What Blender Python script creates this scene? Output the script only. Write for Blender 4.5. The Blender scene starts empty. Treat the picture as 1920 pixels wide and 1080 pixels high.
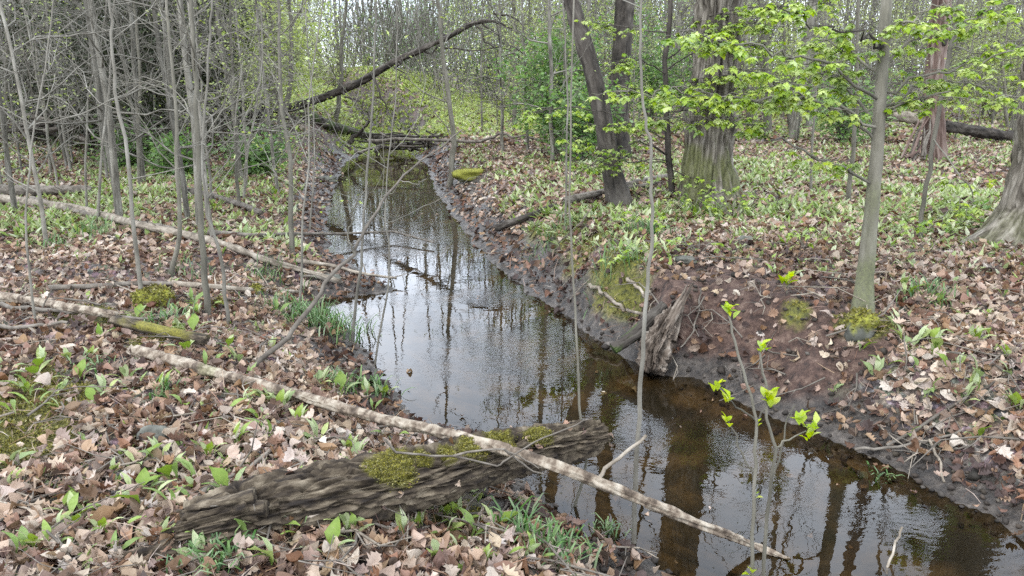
import bpy, math
import numpy as np
from mathutils import Vector

# ------------------------------------------------------------------ camera, sky, sun, exposure
C = bpy.context.scene
COL = C.collection
CAM_H = 1.6
PITCH = math.radians(15.1)
FPX = 1386.0
WZ = -0.35                      # water level

cam_d = bpy.data.cameras.new('camera')
cam = bpy.data.objects.new('camera', cam_d)
COL.objects.link(cam)
cam.location = (0, 0, CAM_H)
cam.rotation_euler = (math.radians(90) - PITCH, 0, 0)
cam_d.sensor_width = 36
cam_d.lens = 36 * FPX / 1920
cam_d.clip_start = 0.05
cam_d.clip_end = 600
C.camera = cam

SUN_EL, SUN_AZ = math.radians(52), math.radians(-140)   # azimuth clockwise from +Y
world = bpy.data.worlds.new('World')
C.world = world
world.use_nodes = True
nt = world.node_tree
nt.nodes.clear()
wo = nt.nodes.new('ShaderNodeOutputWorld')
bg = nt.nodes.new('ShaderNodeBackground')
bg.inputs['Strength'].default_value = 0.12
sky = nt.nodes.new('ShaderNodeTexSky')
sky.sky_type = 'NISHITA'
sky.sun_disc = False
sky.sun_elevation = SUN_EL
sky.sun_rotation = SUN_AZ
tc = nt.nodes.new('ShaderNodeTexCoord')
nz = nt.nodes.new('ShaderNodeTexNoise')
nz.inputs['Scale'].default_value = 2.2
nz.inputs['Detail'].default_value = 6
nz.inputs['Roughness'].default_value = 0.55
rp = nt.nodes.new('ShaderNodeValToRGB')
rp.color_ramp.elements[0].position = 0.36
rp.color_ramp.elements[1].position = 0.60
rp.color_ramp.elements[0].color = (.35, .35, .35, 1)
rp.color_ramp.elements[1].color = (1, 1, 1, 1)
mx = nt.nodes.new('ShaderNodeMix')
mx.data_type = 'RGBA'
mx.inputs[7].default_value = (18.2, 19.8, 22.4, 1)
nt.links.new(tc.outputs['Generated'], nz.inputs['Vector'])
nt.links.new(nz.outputs['Fac'], rp.inputs['Fac'])
nt.links.new(rp.outputs['Color'], mx.inputs[0])
nt.links.new(sky.outputs['Color'], mx.inputs[6])
nt.links.new(mx.outputs[2], bg.inputs['Color'])
nt.links.new(bg.outputs['Background'], wo.inputs['Surface'])

sun_d = bpy.data.lights.new('sun', 'SUN')
sun_d.energy = 0.9
sun_d.angle = math.radians(14)
sun_d.color = (1.0, 0.96, 0.90)
sun = bpy.data.objects.new('sun', sun_d)
COL.objects.link(sun)
sd_ = Vector((math.sin(SUN_AZ) * math.cos(SUN_EL), math.cos(SUN_AZ) * math.cos(SUN_EL), math.sin(SUN_EL)))
sun.rotation_euler = sd_.to_track_quat('Z', 'Y').to_euler()

C.render.engine = 'CYCLES'
C.view_settings.view_transform = 'Standard'
C.view_settings.look = 'None'
C.view_settings.gamma = 1
C.view_settings.use_curve_mapping = False
C.view_settings.exposure = 1.0
C.cycles.max_bounces = 6
C.cycles.diffuse_bounces = 3
C.cycles.glossy_bounces = 3
C.cycles.transmission_bounces = 4
C.cycles.transparent_max_bounces = 8
C.cycles.caustics_reflective = False
C.cycles.caustics_refractive = False
C.cycles.use_denoising = False
C.cycles.denoiser = 'OPENIMAGEDENOISE'

# ------------------------------------------------------------------ maths helpers
R = np.random.default_rng(7)
_T = np.random.default_rng(99).random((64, 64, 64)).astype(np.float32)


def noise3(x, y, z):
    x, y, z = np.broadcast_arrays(np.asarray(x, float), np.asarray(y, float), np.asarray(z, float))
    xi, yi, zi = np.floor(x).astype(int), np.floor(y).astype(int), np.floor(z).astype(int)
    fx, fy, fz = x - xi, y - yi, z - zi
    fx, fy, fz = fx * fx * (3 - 2 * fx), fy * fy * (3 - 2 * fy), fz * fz * (3 - 2 * fz)
    x0, y0, z0 = xi & 63, yi & 63, zi & 63
    x1, y1, z1 = (xi + 1) & 63, (yi + 1) & 63, (zi + 1) & 63
    a = _T[x0, y0, z0] * (1 - fx) + _T[x1, y0, z0] * fx
    b = _T[x0, y1, z0] * (1 - fx) + _T[x1, y1, z0] * fx
    c = _T[x0, y0, z1] * (1 - fx) + _T[x1, y0, z1] * fx
    d = _T[x0, y1, z1] * (1 - fx) + _T[x1, y1, z1] * fx
    return (a * (1 - fy) + b * fy) * (1 - fz) + (c * (1 - fy) + d * fy) * fz


def fbm(x, y, z=0.0, o=4):
    s, a, t = 0.0, 1.0, 0.0
    for i in range(o):
        s = s + a * noise3(np.asarray(x) * 2 ** i + 17.3 * i, np.asarray(y) * 2 ** i + 5.1 * i, np.asarray(z) * 2 ** i + 3.7 * i)
        t += a
        a *= 0.5
    return s / t


def sstep(a, b, x):
    t = np.clip((x - a) / (b - a), 0, 1)
    return t * t * (3 - 2 * t)


def ray(px, py):
    v = (540 - py) / FPX
    return np.array([(px - 960) / FPX, math.cos(PITCH) + v * math.sin(PITCH), -math.sin(PITCH) + v * math.cos(PITCH)])


def PZ(px, py, z):
    """the place seen at a pixel, on the level z"""
    d = ray(px, py)
    return np.array([0, 0, CAM_H]) + d * ((z - CAM_H) / d[2])


def PY(px, py, y):
    """the place seen at a pixel, y metres ahead"""
    d = ray(px, py)
    return np.array([0, 0, CAM_H]) + d * (y / d[1])


# ------------------------------------------------------------------ the lie of the land
LEFT = [(712, 262), (690, 285), (650, 305), (640, 325), (622, 370), (618, 425), (622, 470), (690, 512), (745, 548), (665, 556), (652, 585), (672, 645),
        (700, 690), (745, 728), (805, 775), (870, 806), (940, 820), (965, 865), (1010, 905), (1060, 965), (1120, 1010), (1190, 1045), (1240, 1085), (1330, 1200)]
RIGHT = [(768, 262), (772, 290), (800, 310), (808, 338), (822, 372), (860, 420), (905, 475), (978, 535), (1045, 583), (1105, 622), (1175, 668), (1240, 702),
         (1310, 708), (1380, 745), (1450, 785), (1520, 800), (1590, 845), (1650, 880), (1720, 908), (1780, 945), (1850, 975), (1925, 1015), (2060, 1100), (2200, 1190)]
Lw = [PZ(x, y, WZ)[:2] for x, y in LEFT]
Rw = [PZ(x, y, WZ)[:2] for x, y in RIGHT]
Lw = [np.array([-14, 46.]), np.array([-9., 36.])] + Lw + [np.array([1.3, 0.9]), np.array([3.0, -3.0])]
Rw = [np.array([-12, 47.]), np.array([-7.6, 37.])] + Rw + [np.array([3.6, 0.9]), np.array([5.6, -3.0])]
POLY = np.array(Lw + Rw[::-1])


def seg_dist(px, py, poly, closed=True):
    best = np.full(px.shape, 1e9)
    inside = np.zeros(px.shape, bool)
    n = len(poly)
    for i in range(n if closed else n - 1):
        ax, ay = poly[i]
        bx, by = poly[(i + 1) % n]
        dx, dy = bx - ax, by - ay
        t = np.clip(((px - ax) * dx + (py - ay) * dy) / (dx * dx + dy * dy + 1e-12), 0, 1)
        best = np.minimum(best, (px - ax - t * dx) ** 2 + (py - ay - t * dy) ** 2)
        if closed:
            cr = ((ay > py) != (by > py))
            with np.errstate(divide='ignore', invalid='ignore'):
                xs = (bx - ax) * (py - ay) / (by - ay + 1e-12) + ax
            inside ^= cr & (px < xs)
    return np.sqrt(best), inside


def axis(lo, hi, fine_lo, fine_hi, step, grow):
    a = list(np.arange(fine_lo, fine_hi, step))
    s = step
    while a[-1] < hi:
        s *= grow
        a.append(a[-1] + s)
    s = step
    while a[0] > lo:
        s *= grow
        a.insert(0, a[0] - s)
    return np.array(a)


GX = axis(-75, 75, -3.6, 4.6, 0.04, 1.045)
GY = axis(-8, 120, 1.4, 8.0, 0.04, 1.03)
GXX, GYY = np.meshgrid(GX, GY)
SDU, INS = seg_dist(GXX, GYY, POLY)
SD = np.where(INS, -SDU, SDU)
SD = SD + (fbm(GXX * 4, GYY * 4, 1.5, 3) - 0.5) * 0.10 + (fbm(GXX * 1.9, GYY * 1.9, 7.5, 3) - 0.5) * 0.30
dl, _ = seg_dist(GXX, GYY, np.array(Lw), False)
dr, _ = seg_dist(GXX, GYY, np.array(Rw), False)
SIDE = np.where(dl < dr, -1.0, 1.0)

H_l = WZ + 0.055 * sstep(0, .25, SD) + sstep(0.12, 1.20, SD) * 0.30
wR = np.where(GYY < 3.7, 1.25, 0.80)
wR = 0.75 + 0.5 * (1 - sstep(3.0, 4.4, GYY)) - 0.30 * sstep(4.6, 5.2, GYY) * (1 - sstep(6.0, 7.2, GYY)) + 0.30 * sstep(6.8, 8.5, GYY)
H_r = WZ + 0.04 * sstep(0, .12, SD) + sstep(0.04, wR, SD) * (0.46 + 0.06 * sstep(4.6, 5.2, GYY) * (1 - sstep(8.5, 11, GYY)))
HG = np.where(SIDE < 0, H_l, H_r)
bed = WZ - 0.03 - 0.24 * sstep(0, 0.7, -SD) + (fbm(GXX * 3, GYY * 3, 4.0, 3) - .5) * 0.10
HG = np.where(SD < 0, bed, HG)
land = sstep(0.3, 1.4, SD)
HG = HG + land * ((fbm(GXX * 0.8, GYY * 0.8, 2.0, 3) - .5) * 0.16 + (fbm(GXX * 3.2, GYY * 3.2, 9.0, 3) - .5) * 0.07)
HG = HG + sstep(0.02, 0.3, SD) * ((fbm(GXX * 9, GYY * 9, 6.0, 3) - .5) * .05 + (1 - sstep(.5, 1.2, SD)) * (fbm(GXX * 3.5, GYY * 3.5, 16.0, 3) - .5) * .16)
far = sstep(14, 50, GYY)
HG = HG + land * far * ((fbm(GXX * 0.08, GYY * 0.08, 3.0, 2) - .5) * 1.2 + 0.5) * 1.0 + sstep(50, 110, GYY) * 3.0
HG = HG + land * 0.75 * sstep(15, 22, GYY) * (1 - sstep(-5.5, -2.5, GXX))
HG = HG + land * 1.5 * np.exp(-((GXX + 8.5) ** 2 / 30 + (GYY - 40) ** 2 / 130))
# the small wet ditch that comes in from the left
ditch = [PZ(x, y, -0.1)[:2] for x, y in [(-200, 505), (0, 520), (150, 532), (330, 536), (430, 500), (560, 520), (640, 540)]]
dd, _ = seg_dist(GXX, GYY, np.array(ditch), False)
HG = HG - 0.13 * (1 - sstep(0.08, 0.45, dd)) * (SD > 0)
MUDDITCH = (1 - sstep(0.10, 0.38, dd))
for (bx, by, br, bh) in [(1345, 385, 1.5, .22), (1930, 440, 1.4, .22), (1750, 300, 1.6, .2), (1160, 385, .7, .1)]:
    p = PZ(bx, by, 0.1)
    HG = HG + bh * np.exp(-((GXX - p[0]) ** 2 + (GYY - p[1]) ** 2) / (br * br) * 2) * (SD > 0.3)


def bil(F, x, y):
    x, y = np.asarray(x, float), np.asarray(y, float)
    i = np.clip(np.searchsorted(GX, x) - 1, 0, len(GX) - 2)
    j = np.clip(np.searchsorted(GY, y) - 1, 0, len(GY) - 2)
    u = np.clip((x - GX[i]) / (GX[i + 1] - GX[i]), 0, 1)
    v = np.clip((y - GY[j]) / (GY[j + 1] - GY[j]), 0, 1)
    return (F[j, i] * (1 - u) + F[j, i + 1] * u) * (1 - v) + (F[j + 1, i] * (1 - u) + F[j + 1, i + 1] * u) * v


def hz(x, y):
    return bil(HG, x, y)


def PG(px, py, up=0.0):
    """the place on the ground seen at a pixel"""
    d = ray(px, py)
    o = np.array([0, 0, CAM_H])
    t = np.linspace(1.5, 70, 3500)
    q = o[None] + d[None] * t[:, None]
    h = hz(q[:, 0], q[:, 1]) + up
    k = np.argmax(q[:, 2] < h)
    if q[k, 2] >= h[k]:
        k = len(t) - 1
    return q[k]


MOSS = np.zeros_like(GXX)
for (px, py, r) in [(30, 760, .42), (60, 700, .2), (50, 840, .25), (150, 590, .25), (300, 640, .22), (220, 600, .2), (860, 340, .5), (1040, 455, .35), (1150, 490, .35), (1175, 590, .22), (1110, 525, .3), (1215, 470, .25), (1085, 480, .3), (1000, 430, .25), (1630, 610, .22), (1490, 590, .10),
                    (650, 240, 2.0), (740, 640, .2), (870, 960, .2), (700, 720, .16), (1010, 300, .5), (1850, 400, .7), (1240, 250, 1)]:
    p = PG(px, py)
    MOSS = np.maximum(MOSS, 1.25 * np.exp(-((GXX - p[0]) ** 2 + (GYY - p[1]) ** 2) / (r * r)))
MOSS = MOSS * (0.35 + 1.1 * fbm(GXX * 5, GYY * 5, 3.3, 3))
MOSS = sstep(0.38, 0.62, MOSS)
RED = np.zeros_like(GXX)
for (px, py, r) in [(1400, 560, .75), (1330, 520, .5), (1500, 640, .6), (1420, 660, .5), (1290, 620, .35), (1560, 610, .3)]:
    p = PG(px, py)
    RED = np.maximum(RED, 1.2 * np.exp(-((GXX - p[0]) ** 2 + (GYY - p[1]) ** 2) / (r * r)))
RED = sstep(0.35, 0.7, RED * (0.6 + 0.8 * fbm(GXX * 4, GYY * 4, 8.3, 3)))
MUDW = np.where(SIDE < 0, 0.40, 0.22 + 0.30 * sstep(6.3, 7.6, GYY)) + (fbm(GXX * 2, GYY * 2, 5.5, 3) - .5) * 0.5
MUDW = MUDW + 0.3 * np.exp(-((GXX + 1.6) ** 2 + (GYY - 7.3) ** 2) / 1.0) + 0.25 * sstep(8, 14, GYY)
MUD = 1 - sstep(MUDW * 0.75, MUDW * 1.2, SD)
MUD = np.maximum(MUD, MUDDITCH * 0.8)

# ------------------------------------------------------------------ materials


def new_mat(name):
    m = bpy.data.materials.new(name)
    m.use_nodes = True
    n = m.node_tree
    n.nodes.clear()
    out = n.nodes.new('ShaderNodeOutputMaterial')
    return m, n, out


def N(n, t, **kw):
    x = n.nodes.new(t)
    for k, v in kw.items():
        if k in x.inputs:
            x.inputs[k].default_value = v
        else:
            setattr(x, k, v)
    return x


def ramp(n, stops):
    r = n.nodes.new('ShaderNodeValToRGB')
    e = r.color_ramp.elements
    while len(e) < len(stops):
        e.new(0.5)
    for k, (p, c) in enumerate(stops):
        e[k].position = p
        e[k].color = (*c, 1)
    return r


def mixc(n, fac, a, b, mode='MIX'):
    m = n.nodes.new('ShaderNodeMix')
    m.data_type = 'RGBA'
    m.blend_type = mode
    for k, v in ((0, fac), (6, a), (7, b)):
        if hasattr(v, 'is_output') or isinstance(v, bpy.types.NodeSocket):
            n.links.new(v, m.inputs[k])
        else:
            m.inputs[k].default_value = v if k == 0 else (*v, 1)
    return m.outputs[2]


KALB = 0.62


def surf_mat(name, stops, scale=(6, 6, 6), detail=5, rough=0.85, bump=0.4, bscale=40, dist=0.004, vary=0.0, translucent=0.0,
             spec=0.3, moss=None, use_v=False, bvec=None, hvar=.012):
    bark = name.startswith(('bark', 'wood'))
    m, n, out = new_mat(name)
    tcn = N(n, 'ShaderNodeTexCoord')
    mp = N(n, 'ShaderNodeMapping')
    mp.inputs['Scale'].default_value = scale
    co = tcn.outputs['Object']
    if bark:
        co = N(n, 'ShaderNodeAttribute', attribute_name='bc').outputs['Vector']
    n.links.new(co, mp.inputs['Vector'])
    no = N(n, 'ShaderNodeTexNoise', Scale=1.0, Detail=detail, Roughness=0.6)
    n.links.new(mp.outputs['Vector'], no.inputs['Vector'])
    r = ramp(n, [(p, tuple(x * KALB for x in c)) for p, c in stops])
    if use_v:
        at = N(n, 'ShaderNodeAttribute', attribute_name='v')
        ma = N(n, 'ShaderNodeMath', operation='MULTIPLY_ADD')
        n.links.new(no.outputs['Fac'], ma.inputs[0])
        ma.inputs[1].default_value = 0.35
        sb = N(n, 'ShaderNodeMath', operation='SUBTRACT')
        n.links.new(at.outputs['Fac'], sb.inputs[0])
        sb.inputs[1].default_value = 0.175
        n.links.new(sb.outputs[0], ma.inputs[2])
        n.links.new(ma.outputs[0], r.inputs['Fac'])
    else:
        n.links.new(no.outputs['Fac'], r.inputs['Fac'])
    colr = r.outputs['Color']
    if use_v:      # each leaf or blade has a hue and strength of colour of its own
        fa = N(n, 'ShaderNodeMath', operation='MULTIPLY')
        fa.inputs[1].default_value = 37.7
        fb = N(n, 'ShaderNodeMath', operation='FRACT')
        n.links.new(at.outputs['Fac'], fa.inputs[0])
        n.links.new(fa.outputs[0], fb.inputs[0])
        mh = N(n, 'ShaderNodeMapRange')
        mh.inputs[3].default_value = .5 - hvar
        mh.inputs[4].default_value = .5 + hvar
        fc = N(n, 'ShaderNodeMath', operation='MULTIPLY')
        fc.inputs[1].default_value = 91.3
        fd = N(n, 'ShaderNodeMath', operation='FRACT')
        msn = N(n, 'ShaderNodeMapRange')
        msn.inputs[3].default_value = 1 - hvar * 18
        msn.inputs[4].default_value = 1 + hvar * 18
        n.links.new(fb.outputs[0], mh.inputs[0])
        n.links.new(at.outputs['Fac'], fc.inputs[0])
        n.links.new(fc.outputs[0], fd.inputs[0])
        n.links.new(fd.outputs[0], msn.inputs[0])
        hv = N(n, 'ShaderNodeHueSaturation')
        n.links.new(mh.outputs[0], hv.inputs['Hue'])
        n.links.new(msn.outputs[0], hv.inputs['Saturation'])
        n.links.new(colr, hv.inputs['Color'])
        colr = hv.outputs['Color']
    if vary:
        oi = N(n, 'ShaderNodeObjectInfo')
        mr = N(n, 'ShaderNodeMapRange')
        mr.inputs[3].default_value = 1 - vary
        mr.inputs[4].default_value = 1 + vary
        n.links.new(oi.outputs['Random'], mr.inputs[0])
        hs = N(n, 'ShaderNodeHueSaturation')
        n.links.new(mr.outputs[0], hs.inputs['Value'])
        n.links.new(colr, hs.inputs['Color'])
        colr = hs.outputs['Color']
    if moss:
        am = N(n, 'ShaderNodeAttribute', attribute_name='m')
        n2 = N(n, 'ShaderNodeTexNoise', Scale=60.0, Detail=3.0)
        rm = ramp(n, [(0.35, (moss[0] * .45, moss[1] * .45, moss[2] * .5)), (0.65, moss)])
        n.links.new(tcn.outputs['Object'], n2.inputs['Vector'])
        n.links.new(n2.outputs['Fac'], rm.inputs['Fac'])
        colr = mixc(n, am.outputs['Fac'], colr, rm.outputs['Color'])
    b = N(n, 'ShaderNodeBsdfPrincipled', Roughness=rough)
    b.inputs['Specular IOR Level'].default_value = spec
    n.links.new(colr, b.inputs['Base Color'])
    if bump:
        nb = N(n, 'ShaderNodeTexNoise', Scale=bscale, Detail=4.0, Roughness=0.65)
        if bvec:
            mb = N(n, 'ShaderNodeMapping')
            mb.inputs['Scale'].default_value = bvec
            n.links.new(co, mb.inputs['Vector'])
            n.links.new(mb.outputs['Vector'], nb.inputs['Vector'])
        else:
            n.links.new(co, nb.inputs['Vector'])
        bp = N(n, 'ShaderNodeBump', Strength=bump, Distance=dist)
        n.links.new(nb.outputs['Fac'], bp.inputs['Height'])
        n.links.new(bp.outputs['Normal'], b.inputs['Normal'])
    if translucent:
        tr = N(n, 'ShaderNodeBsdfTranslucent')
        hs2 = N(n, 'ShaderNodeHueSaturation', Saturation=1.1, Value=1.3)
        n.links.new(colr, hs2.inputs['Color'])
        n.links.new(hs2.outputs['Color'], tr.inputs['Color'])
        ms = N(n, 'ShaderNodeMixShader', Fac=translucent)
        n.links.new(b.outputs[0], ms.inputs[1])
        n.links.new(tr.outputs[0], ms.inputs[2])
        n.links.new(ms.outputs[0], out.inputs['Surface'])
    else:
        n.links.new(b.outputs[0], out.inputs['Surface'])
    return m


M = {}
M['bark_grey'] = surf_mat('bark_grey', [(0.34, (.08, .072, .055)), (0.5, (.19, .175, .14)), (0.68, (.34, .32, .265))], (16, 16, 3), vary=.22, bump=.5, bscale=1, bvec=(60, 60, 14), moss=(.10, .12, .04))
M['bark_pale'] = surf_mat('bark_pale', [(0.32, (.12, .108, .083)), (0.5, (.24, .22, .178)), (0.7, (.40, .38, .32))], (9, 9, 3), vary=.22, bump=.4, bscale=1, bvec=(60, 60, 20))
M['bark_sapling'] = surf_mat('bark_sapling', [(0.3, (.10, .092, .07)), (0.5, (.18, .165, .125)), (0.7, (.27, .25, .20))], (14, 14, 3.5), vary=.2, bump=.35, bscale=1, bvec=(70, 70, 25), moss=(.13, .15, .05))
M['bark_dark'] = surf_mat('bark_dark', [(0.34, (.022, .018, .014)), (0.52, (.075, .062, .049)), (0.68, (.16, .14, .115))], (8, 8, 3), vary=.15, bump=.6, bscale=1, bvec=(40, 40, 10), moss=(.06, .09, .02))
M['bark_big'] = surf_mat('bark_big', [(0.36, (.055, .045, .033)), (0.47, (.14, .12, .092)), (0.56, (.25, .22, .175)), (0.7, (.40, .36, .30))], (34, 34, 3.0), vary=.1, bump=.7, bscale=1, bvec=(45, 45, 8), dist=.01, moss=(.11, .12, .035))
M['bark_red'] = surf_mat('bark_red', [(0.34, (.085, .05, .038)), (0.48, (.19, .125, .098)), (0.6, (.29, .22, .18)), (0.72, (.40, .35, .30))], (12, 12, 1.2), bump=.6, bscale=1, bvec=(60, 60, 6))
M['wood_pale'] = surf_mat('wood_pale', [(0.3, (.13, .105, .075)), (0.48, (.30, .25, .19)), (0.62, (.44, .38, .30)), (0.8, (.56, .50, .41))], (11, 11, 11), vary=.1, bump=.5, bscale=60, moss=(.16, .19, .06))
M['wood_stump'] = surf_mat('wood_stump', [(0.34, (.04, .028, .02)), (0.48, (.12, .09, .066)), (0.58, (.22, .175, .135)), (0.72, (.38, .33, .27))], (40, 40, 7), detail=8, bump=1.0, bscale=1, bvec=(120, 120, 20), dist=.006)
M['wood_pole'] = surf_mat('wood_pole', [(0.36, (.09, .065, .045)), (0.47, (.23, .175, .125)), (0.56, (.39, .325, .245)), (0.75, (.56, .49, .39))], (15, 15, 22), detail=7, bump=.9, bscale=60, dist=.006, moss=(.22, .24, .10))
M['wood_grey'] = surf_mat('wood_grey', [(0.3, (.075, .062, .048)), (0.5, (.17, .145, .115)), (0.7, (.29, .255, .21))], (10, 10, 10), vary=.2, bump=.5, bscale=60, moss=(.12, .14, .04))
M['wood_rotten'] = surf_mat('wood_rotten', [(0.34, (.018, .012, .008)), (0.47, (.062, .045, .028)), (0.57, (.14, .108, .07)), (0.72, (.33, .27, .19))], (42, 42, 11), detail=9, bump=1.0, bscale=1, bvec=(130, 130, 40), dist=.008, moss=(.17, .155, .02))
M['leaf_dead'] = surf_mat('leaf_dead', [(0.0, (.065, .036, .022)), (0.2, (.175, .10, .064)), (0.42, (.335, .215, .145)), (0.62, (.48, .35, .25)), (0.82, (.59, .47, .365)), (1.0, (.72, .61, .50))],
                          (28, 28, 28), detail=3, rough=.62, bump=.5, bscale=70, use_v=True, translucent=.12, hvar=.015)
M['leaf_ramp'] = surf_mat('leaf_ramp', [(0.0, (.15, .24, .05)), (0.35, (.28, .38, .10)), (0.7, (.46, .54, .23)), (1.0, (.68, .71, .46))], (30, 30, 30), detail=2, rough=.5, bump=.15, bscale=50, use_v=True, translucent=.3)
M['leaf_maple'] = surf_mat('leaf_maple', [(0.0, (.20, .33, .05)), (0.5, (.45, .60, .11)), (1.0, (.72, .83, .26))], (30, 30, 30), detail=2, rough=.5, bump=.2, bscale=60, use_v=True, translucent=.45)
M['leaf_bud'] = surf_mat('leaf_bud', [(0.0, (.38, .52, .03)), (0.5, (.55, .68, .05)), (1.0, (.70, .78, .10))], (30, 30, 30), detail=2, rough=.5, bump=.1, bscale=60, use_v=True, translucent=.45)
M['leaf_bush'] = surf_mat('leaf_bush', [(0.0, (.11, .21, .06)), (0.5, (.23, .38, .12)), (1.0, (.39, .56, .21))], (12, 12, 12), detail=2, rough=.55, bump=0, use_v=True, translucent=.4)
M['leaf_spring'] = surf_mat('leaf_spring', [(0.0, (.28, .35, .09)), (0.5, (.47, .56, .17)), (1.0, (.68, .75, .32))], (12, 12, 12), detail=2, rough=.55, bump=0, use_v=True, translucent=.4)
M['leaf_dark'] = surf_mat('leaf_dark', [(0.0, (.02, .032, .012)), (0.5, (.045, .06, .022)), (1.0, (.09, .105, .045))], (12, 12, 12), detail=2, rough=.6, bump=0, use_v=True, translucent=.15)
M['grass'] = surf_mat('grass', [(0.0, (.07, .15, .04)), (0.5, (.15, .27, .09)), (1.0, (.32, .42, .20))], (12, 12, 12), detail=2, rough=.5, bump=0, use_v=True, translucent=.3)
M['moss'] = surf_mat('moss', [(0.0, (.08, .075, .02)), (0.5, (.21, .19, .045)), (1.0, (.40, .36, .11))], (40, 40, 40), detail=3, rough=.9, bump=0, use_v=True, translucent=.15)
M['clod'] = surf_mat('clod', [(0.0, (.02, .016, .012)), (0.5, (.06, .047, .036)), (1.0, (.15, .12, .095))], (40, 40, 40), detail=3, rough=.8, bump=0, use_v=True)
M['stone'] = surf_mat('stone', [(0.3, (.06, .06, .05)), (0.5, (.13, .13, .105)), (0.75, (.24, .235, .195))], (9, 9, 9), bump=.7, bscale=35, moss=(.22, .22, .03))


def ground_mat():
    m, n, out = new_mat('forest_soil')
    tcn = N(n, 'ShaderNodeTexCoord')
    big = N(n, 'ShaderNodeTexNoise', Scale=26.0, Detail=7.0, Roughness=.7)
    vor = N(n, 'ShaderNodeTexVoronoi', Scale=17.0)
    for x in (big, vor):
        n.links.new(tcn.outputs['Object'], x.inputs['Vector'])
    lr = ramp(n, [(0.36, (.022, .015, .010)), (0.47, (.07, .045, .032)), (0.56, (.16, .11, .083)), (0.70, (.33, .255, .20))])
    n.links.new(big.outputs['Fac'], lr.inputs['Fac'])
    leaf = mixc(n, 0.35, lr.outputs['Color'], vor.outputs['Color'], 'SOFT_LIGHT')
    hs = N(n, 'ShaderNodeHueSaturation', Saturation=.75)
    n.links.new(leaf, hs.inputs['Color'])
    leaf = hs.outputs['Color']
    mn = N(n, 'ShaderNodeTexNoise', Scale=14.0, Detail=8.0, Roughness=.72)
    n.links.new(tcn.outputs['Object'], mn.inputs['Vector'])
    mr = ramp(n, [(0.36, (.010, .0075, .0055)), (0.48, (.032, .025, .019)), (0.58, (.062, .050, .039)), (0.70, (.13, .108, .088))])
    n.links.new(mn.outputs['Fac'], mr.inputs['Fac'])
    rr = ramp(n, [(0.36, (.018, .010, .007)), (0.48, (.055, .030, .021)), (0.58, (.092, .056, .040)), (0.70, (.19, .135, .10))])
    n.links.new(mn.outputs['Fac'], rr.inputs['Fac'])
    mo = ramp(n, [(0.38, (.035, .037, .01)), (0.6, (.13, .125, .02))])
    n.links.new(big.outputs['Fac'], mo.inputs['Fac'])
    am, ar, ag, aw = [N(n, 'ShaderNodeAttribute', attribute_name=a) for a in ('mud', 'red', 'm', 'bed')]
    c = mixc(n, ar.outputs['Fac'], leaf, rr.outputs['Color'])
    c = mixc(n, am.outputs['Fac'], c, mr.outputs['Color'])
    c = mixc(n, ag.outputs['Fac'], c, mo.outputs['Color'])
    bn = N(n, 'ShaderNodeTexNoise', Scale=3.5, Detail=5.0, Roughness=.6)
    n.links.new(tcn.outputs['Object'], bn.inputs['Vector'])
    br = ramp(n, [(0.38, (.015, .012, .007)), (0.5, (.055, .038, .021)), (0.62, (.14, .095, .052))])
    n.links.new(bn.outputs['Fac'], br.inputs['Fac'])
    c = mixc(n, aw.outputs['Fac'], c, br.outputs['Color'])
    b = N(n, 'ShaderNodeBsdfPrincipled')
    n.links.new(c, b.inputs['Base Color'])
    rg = N(n, 'ShaderNodeMapRange')
    rg.inputs[3].default_value = .95
    rg.inputs[4].default_value = .5
    n.links.new(am.outputs['Fac'], rg.inputs[0])
    n.links.new(rg.outputs[0], b.inputs['Roughness'])
    bp = N(n, 'ShaderNodeBump', Strength=.9, Distance=.03)
    n.links.new(mn.outputs['Fac'], bp.inputs['Height'])
    n.links.new(bp.outputs['Normal'], b.inputs['Normal'])
    n.links.new(b.outputs[0], out.inputs['Surface'])
    return m


def water_mat():
    m, n, out = new_mat('stream_water')
    tcn = N(n, 'ShaderNodeTexCoord')
    fr = N(n, 'ShaderNodeFresnel', IOR=1.333)
    gl = N(n, 'ShaderNodeBsdfGlossy', Roughness=.005)
    gl.inputs['Color'].default_value = (1, 1, 1, 1)
    tr = N(n, 'ShaderNodeBsdfTransparent')
    tr.inputs['Color'].default_value = (.58, .52, .39, 1)
    ms = N(n, 'ShaderNodeMixShader')
    n1 = N(n, 'ShaderNodeTexNoise', Scale=20.0, Detail=3.0, Roughness=.55)
    n2 = N(n, 'ShaderNodeTexNoise', Scale=5.0, Detail=2.0)
    n3 = N(n, 'ShaderNodeTexNoise', Scale=0.9, Detail=2.0)
    mp = N(n, 'ShaderNodeMapping')
    mp.inputs['Scale'].default_value = (1.0, 1.5, 1)
    n.links.new(tcn.outputs['Object'], mp.inputs['Vector'])
    for x in (n1, n2, n3):
        n.links.new(mp.outputs['Vector'], x.inputs['Vector'])
    st = ramp(n, [(0.44, (.03, .03, .03)), (0.66, (1, 1, 1))])
    n.links.new(n3.outputs['Fac'], st.inputs['Fac'])
    b1 = N(n, 'ShaderNodeBump', Distance=.0009)
    n.links.new(st.outputs['Color'], b1.inputs['Strength'])
    n.links.new(n1.outputs['Fac'], b1.inputs['Height'])
    b2 = N(n, 'ShaderNodeBump', Strength=.3, Distance=.0022)
    n.links.new(n2.outputs['Fac'], b2.inputs['Height'])
    n.links.new(b1.outputs['Normal'], b2.inputs['Normal'])
    n.links.new(b2.outputs['Normal'], gl.inputs['Normal'])
    n.links.new(b2.outputs['Normal'], fr.inputs['Normal'])
    n.links.new(fr.outputs[0], ms.inputs[0])
    n.links.new(tr.outputs[0], ms.inputs[1])
    n.links.new(gl.outputs[0], ms.inputs[2])
    n.links.new(ms.outputs[0], out.inputs['Surface'])
    return m


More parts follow.
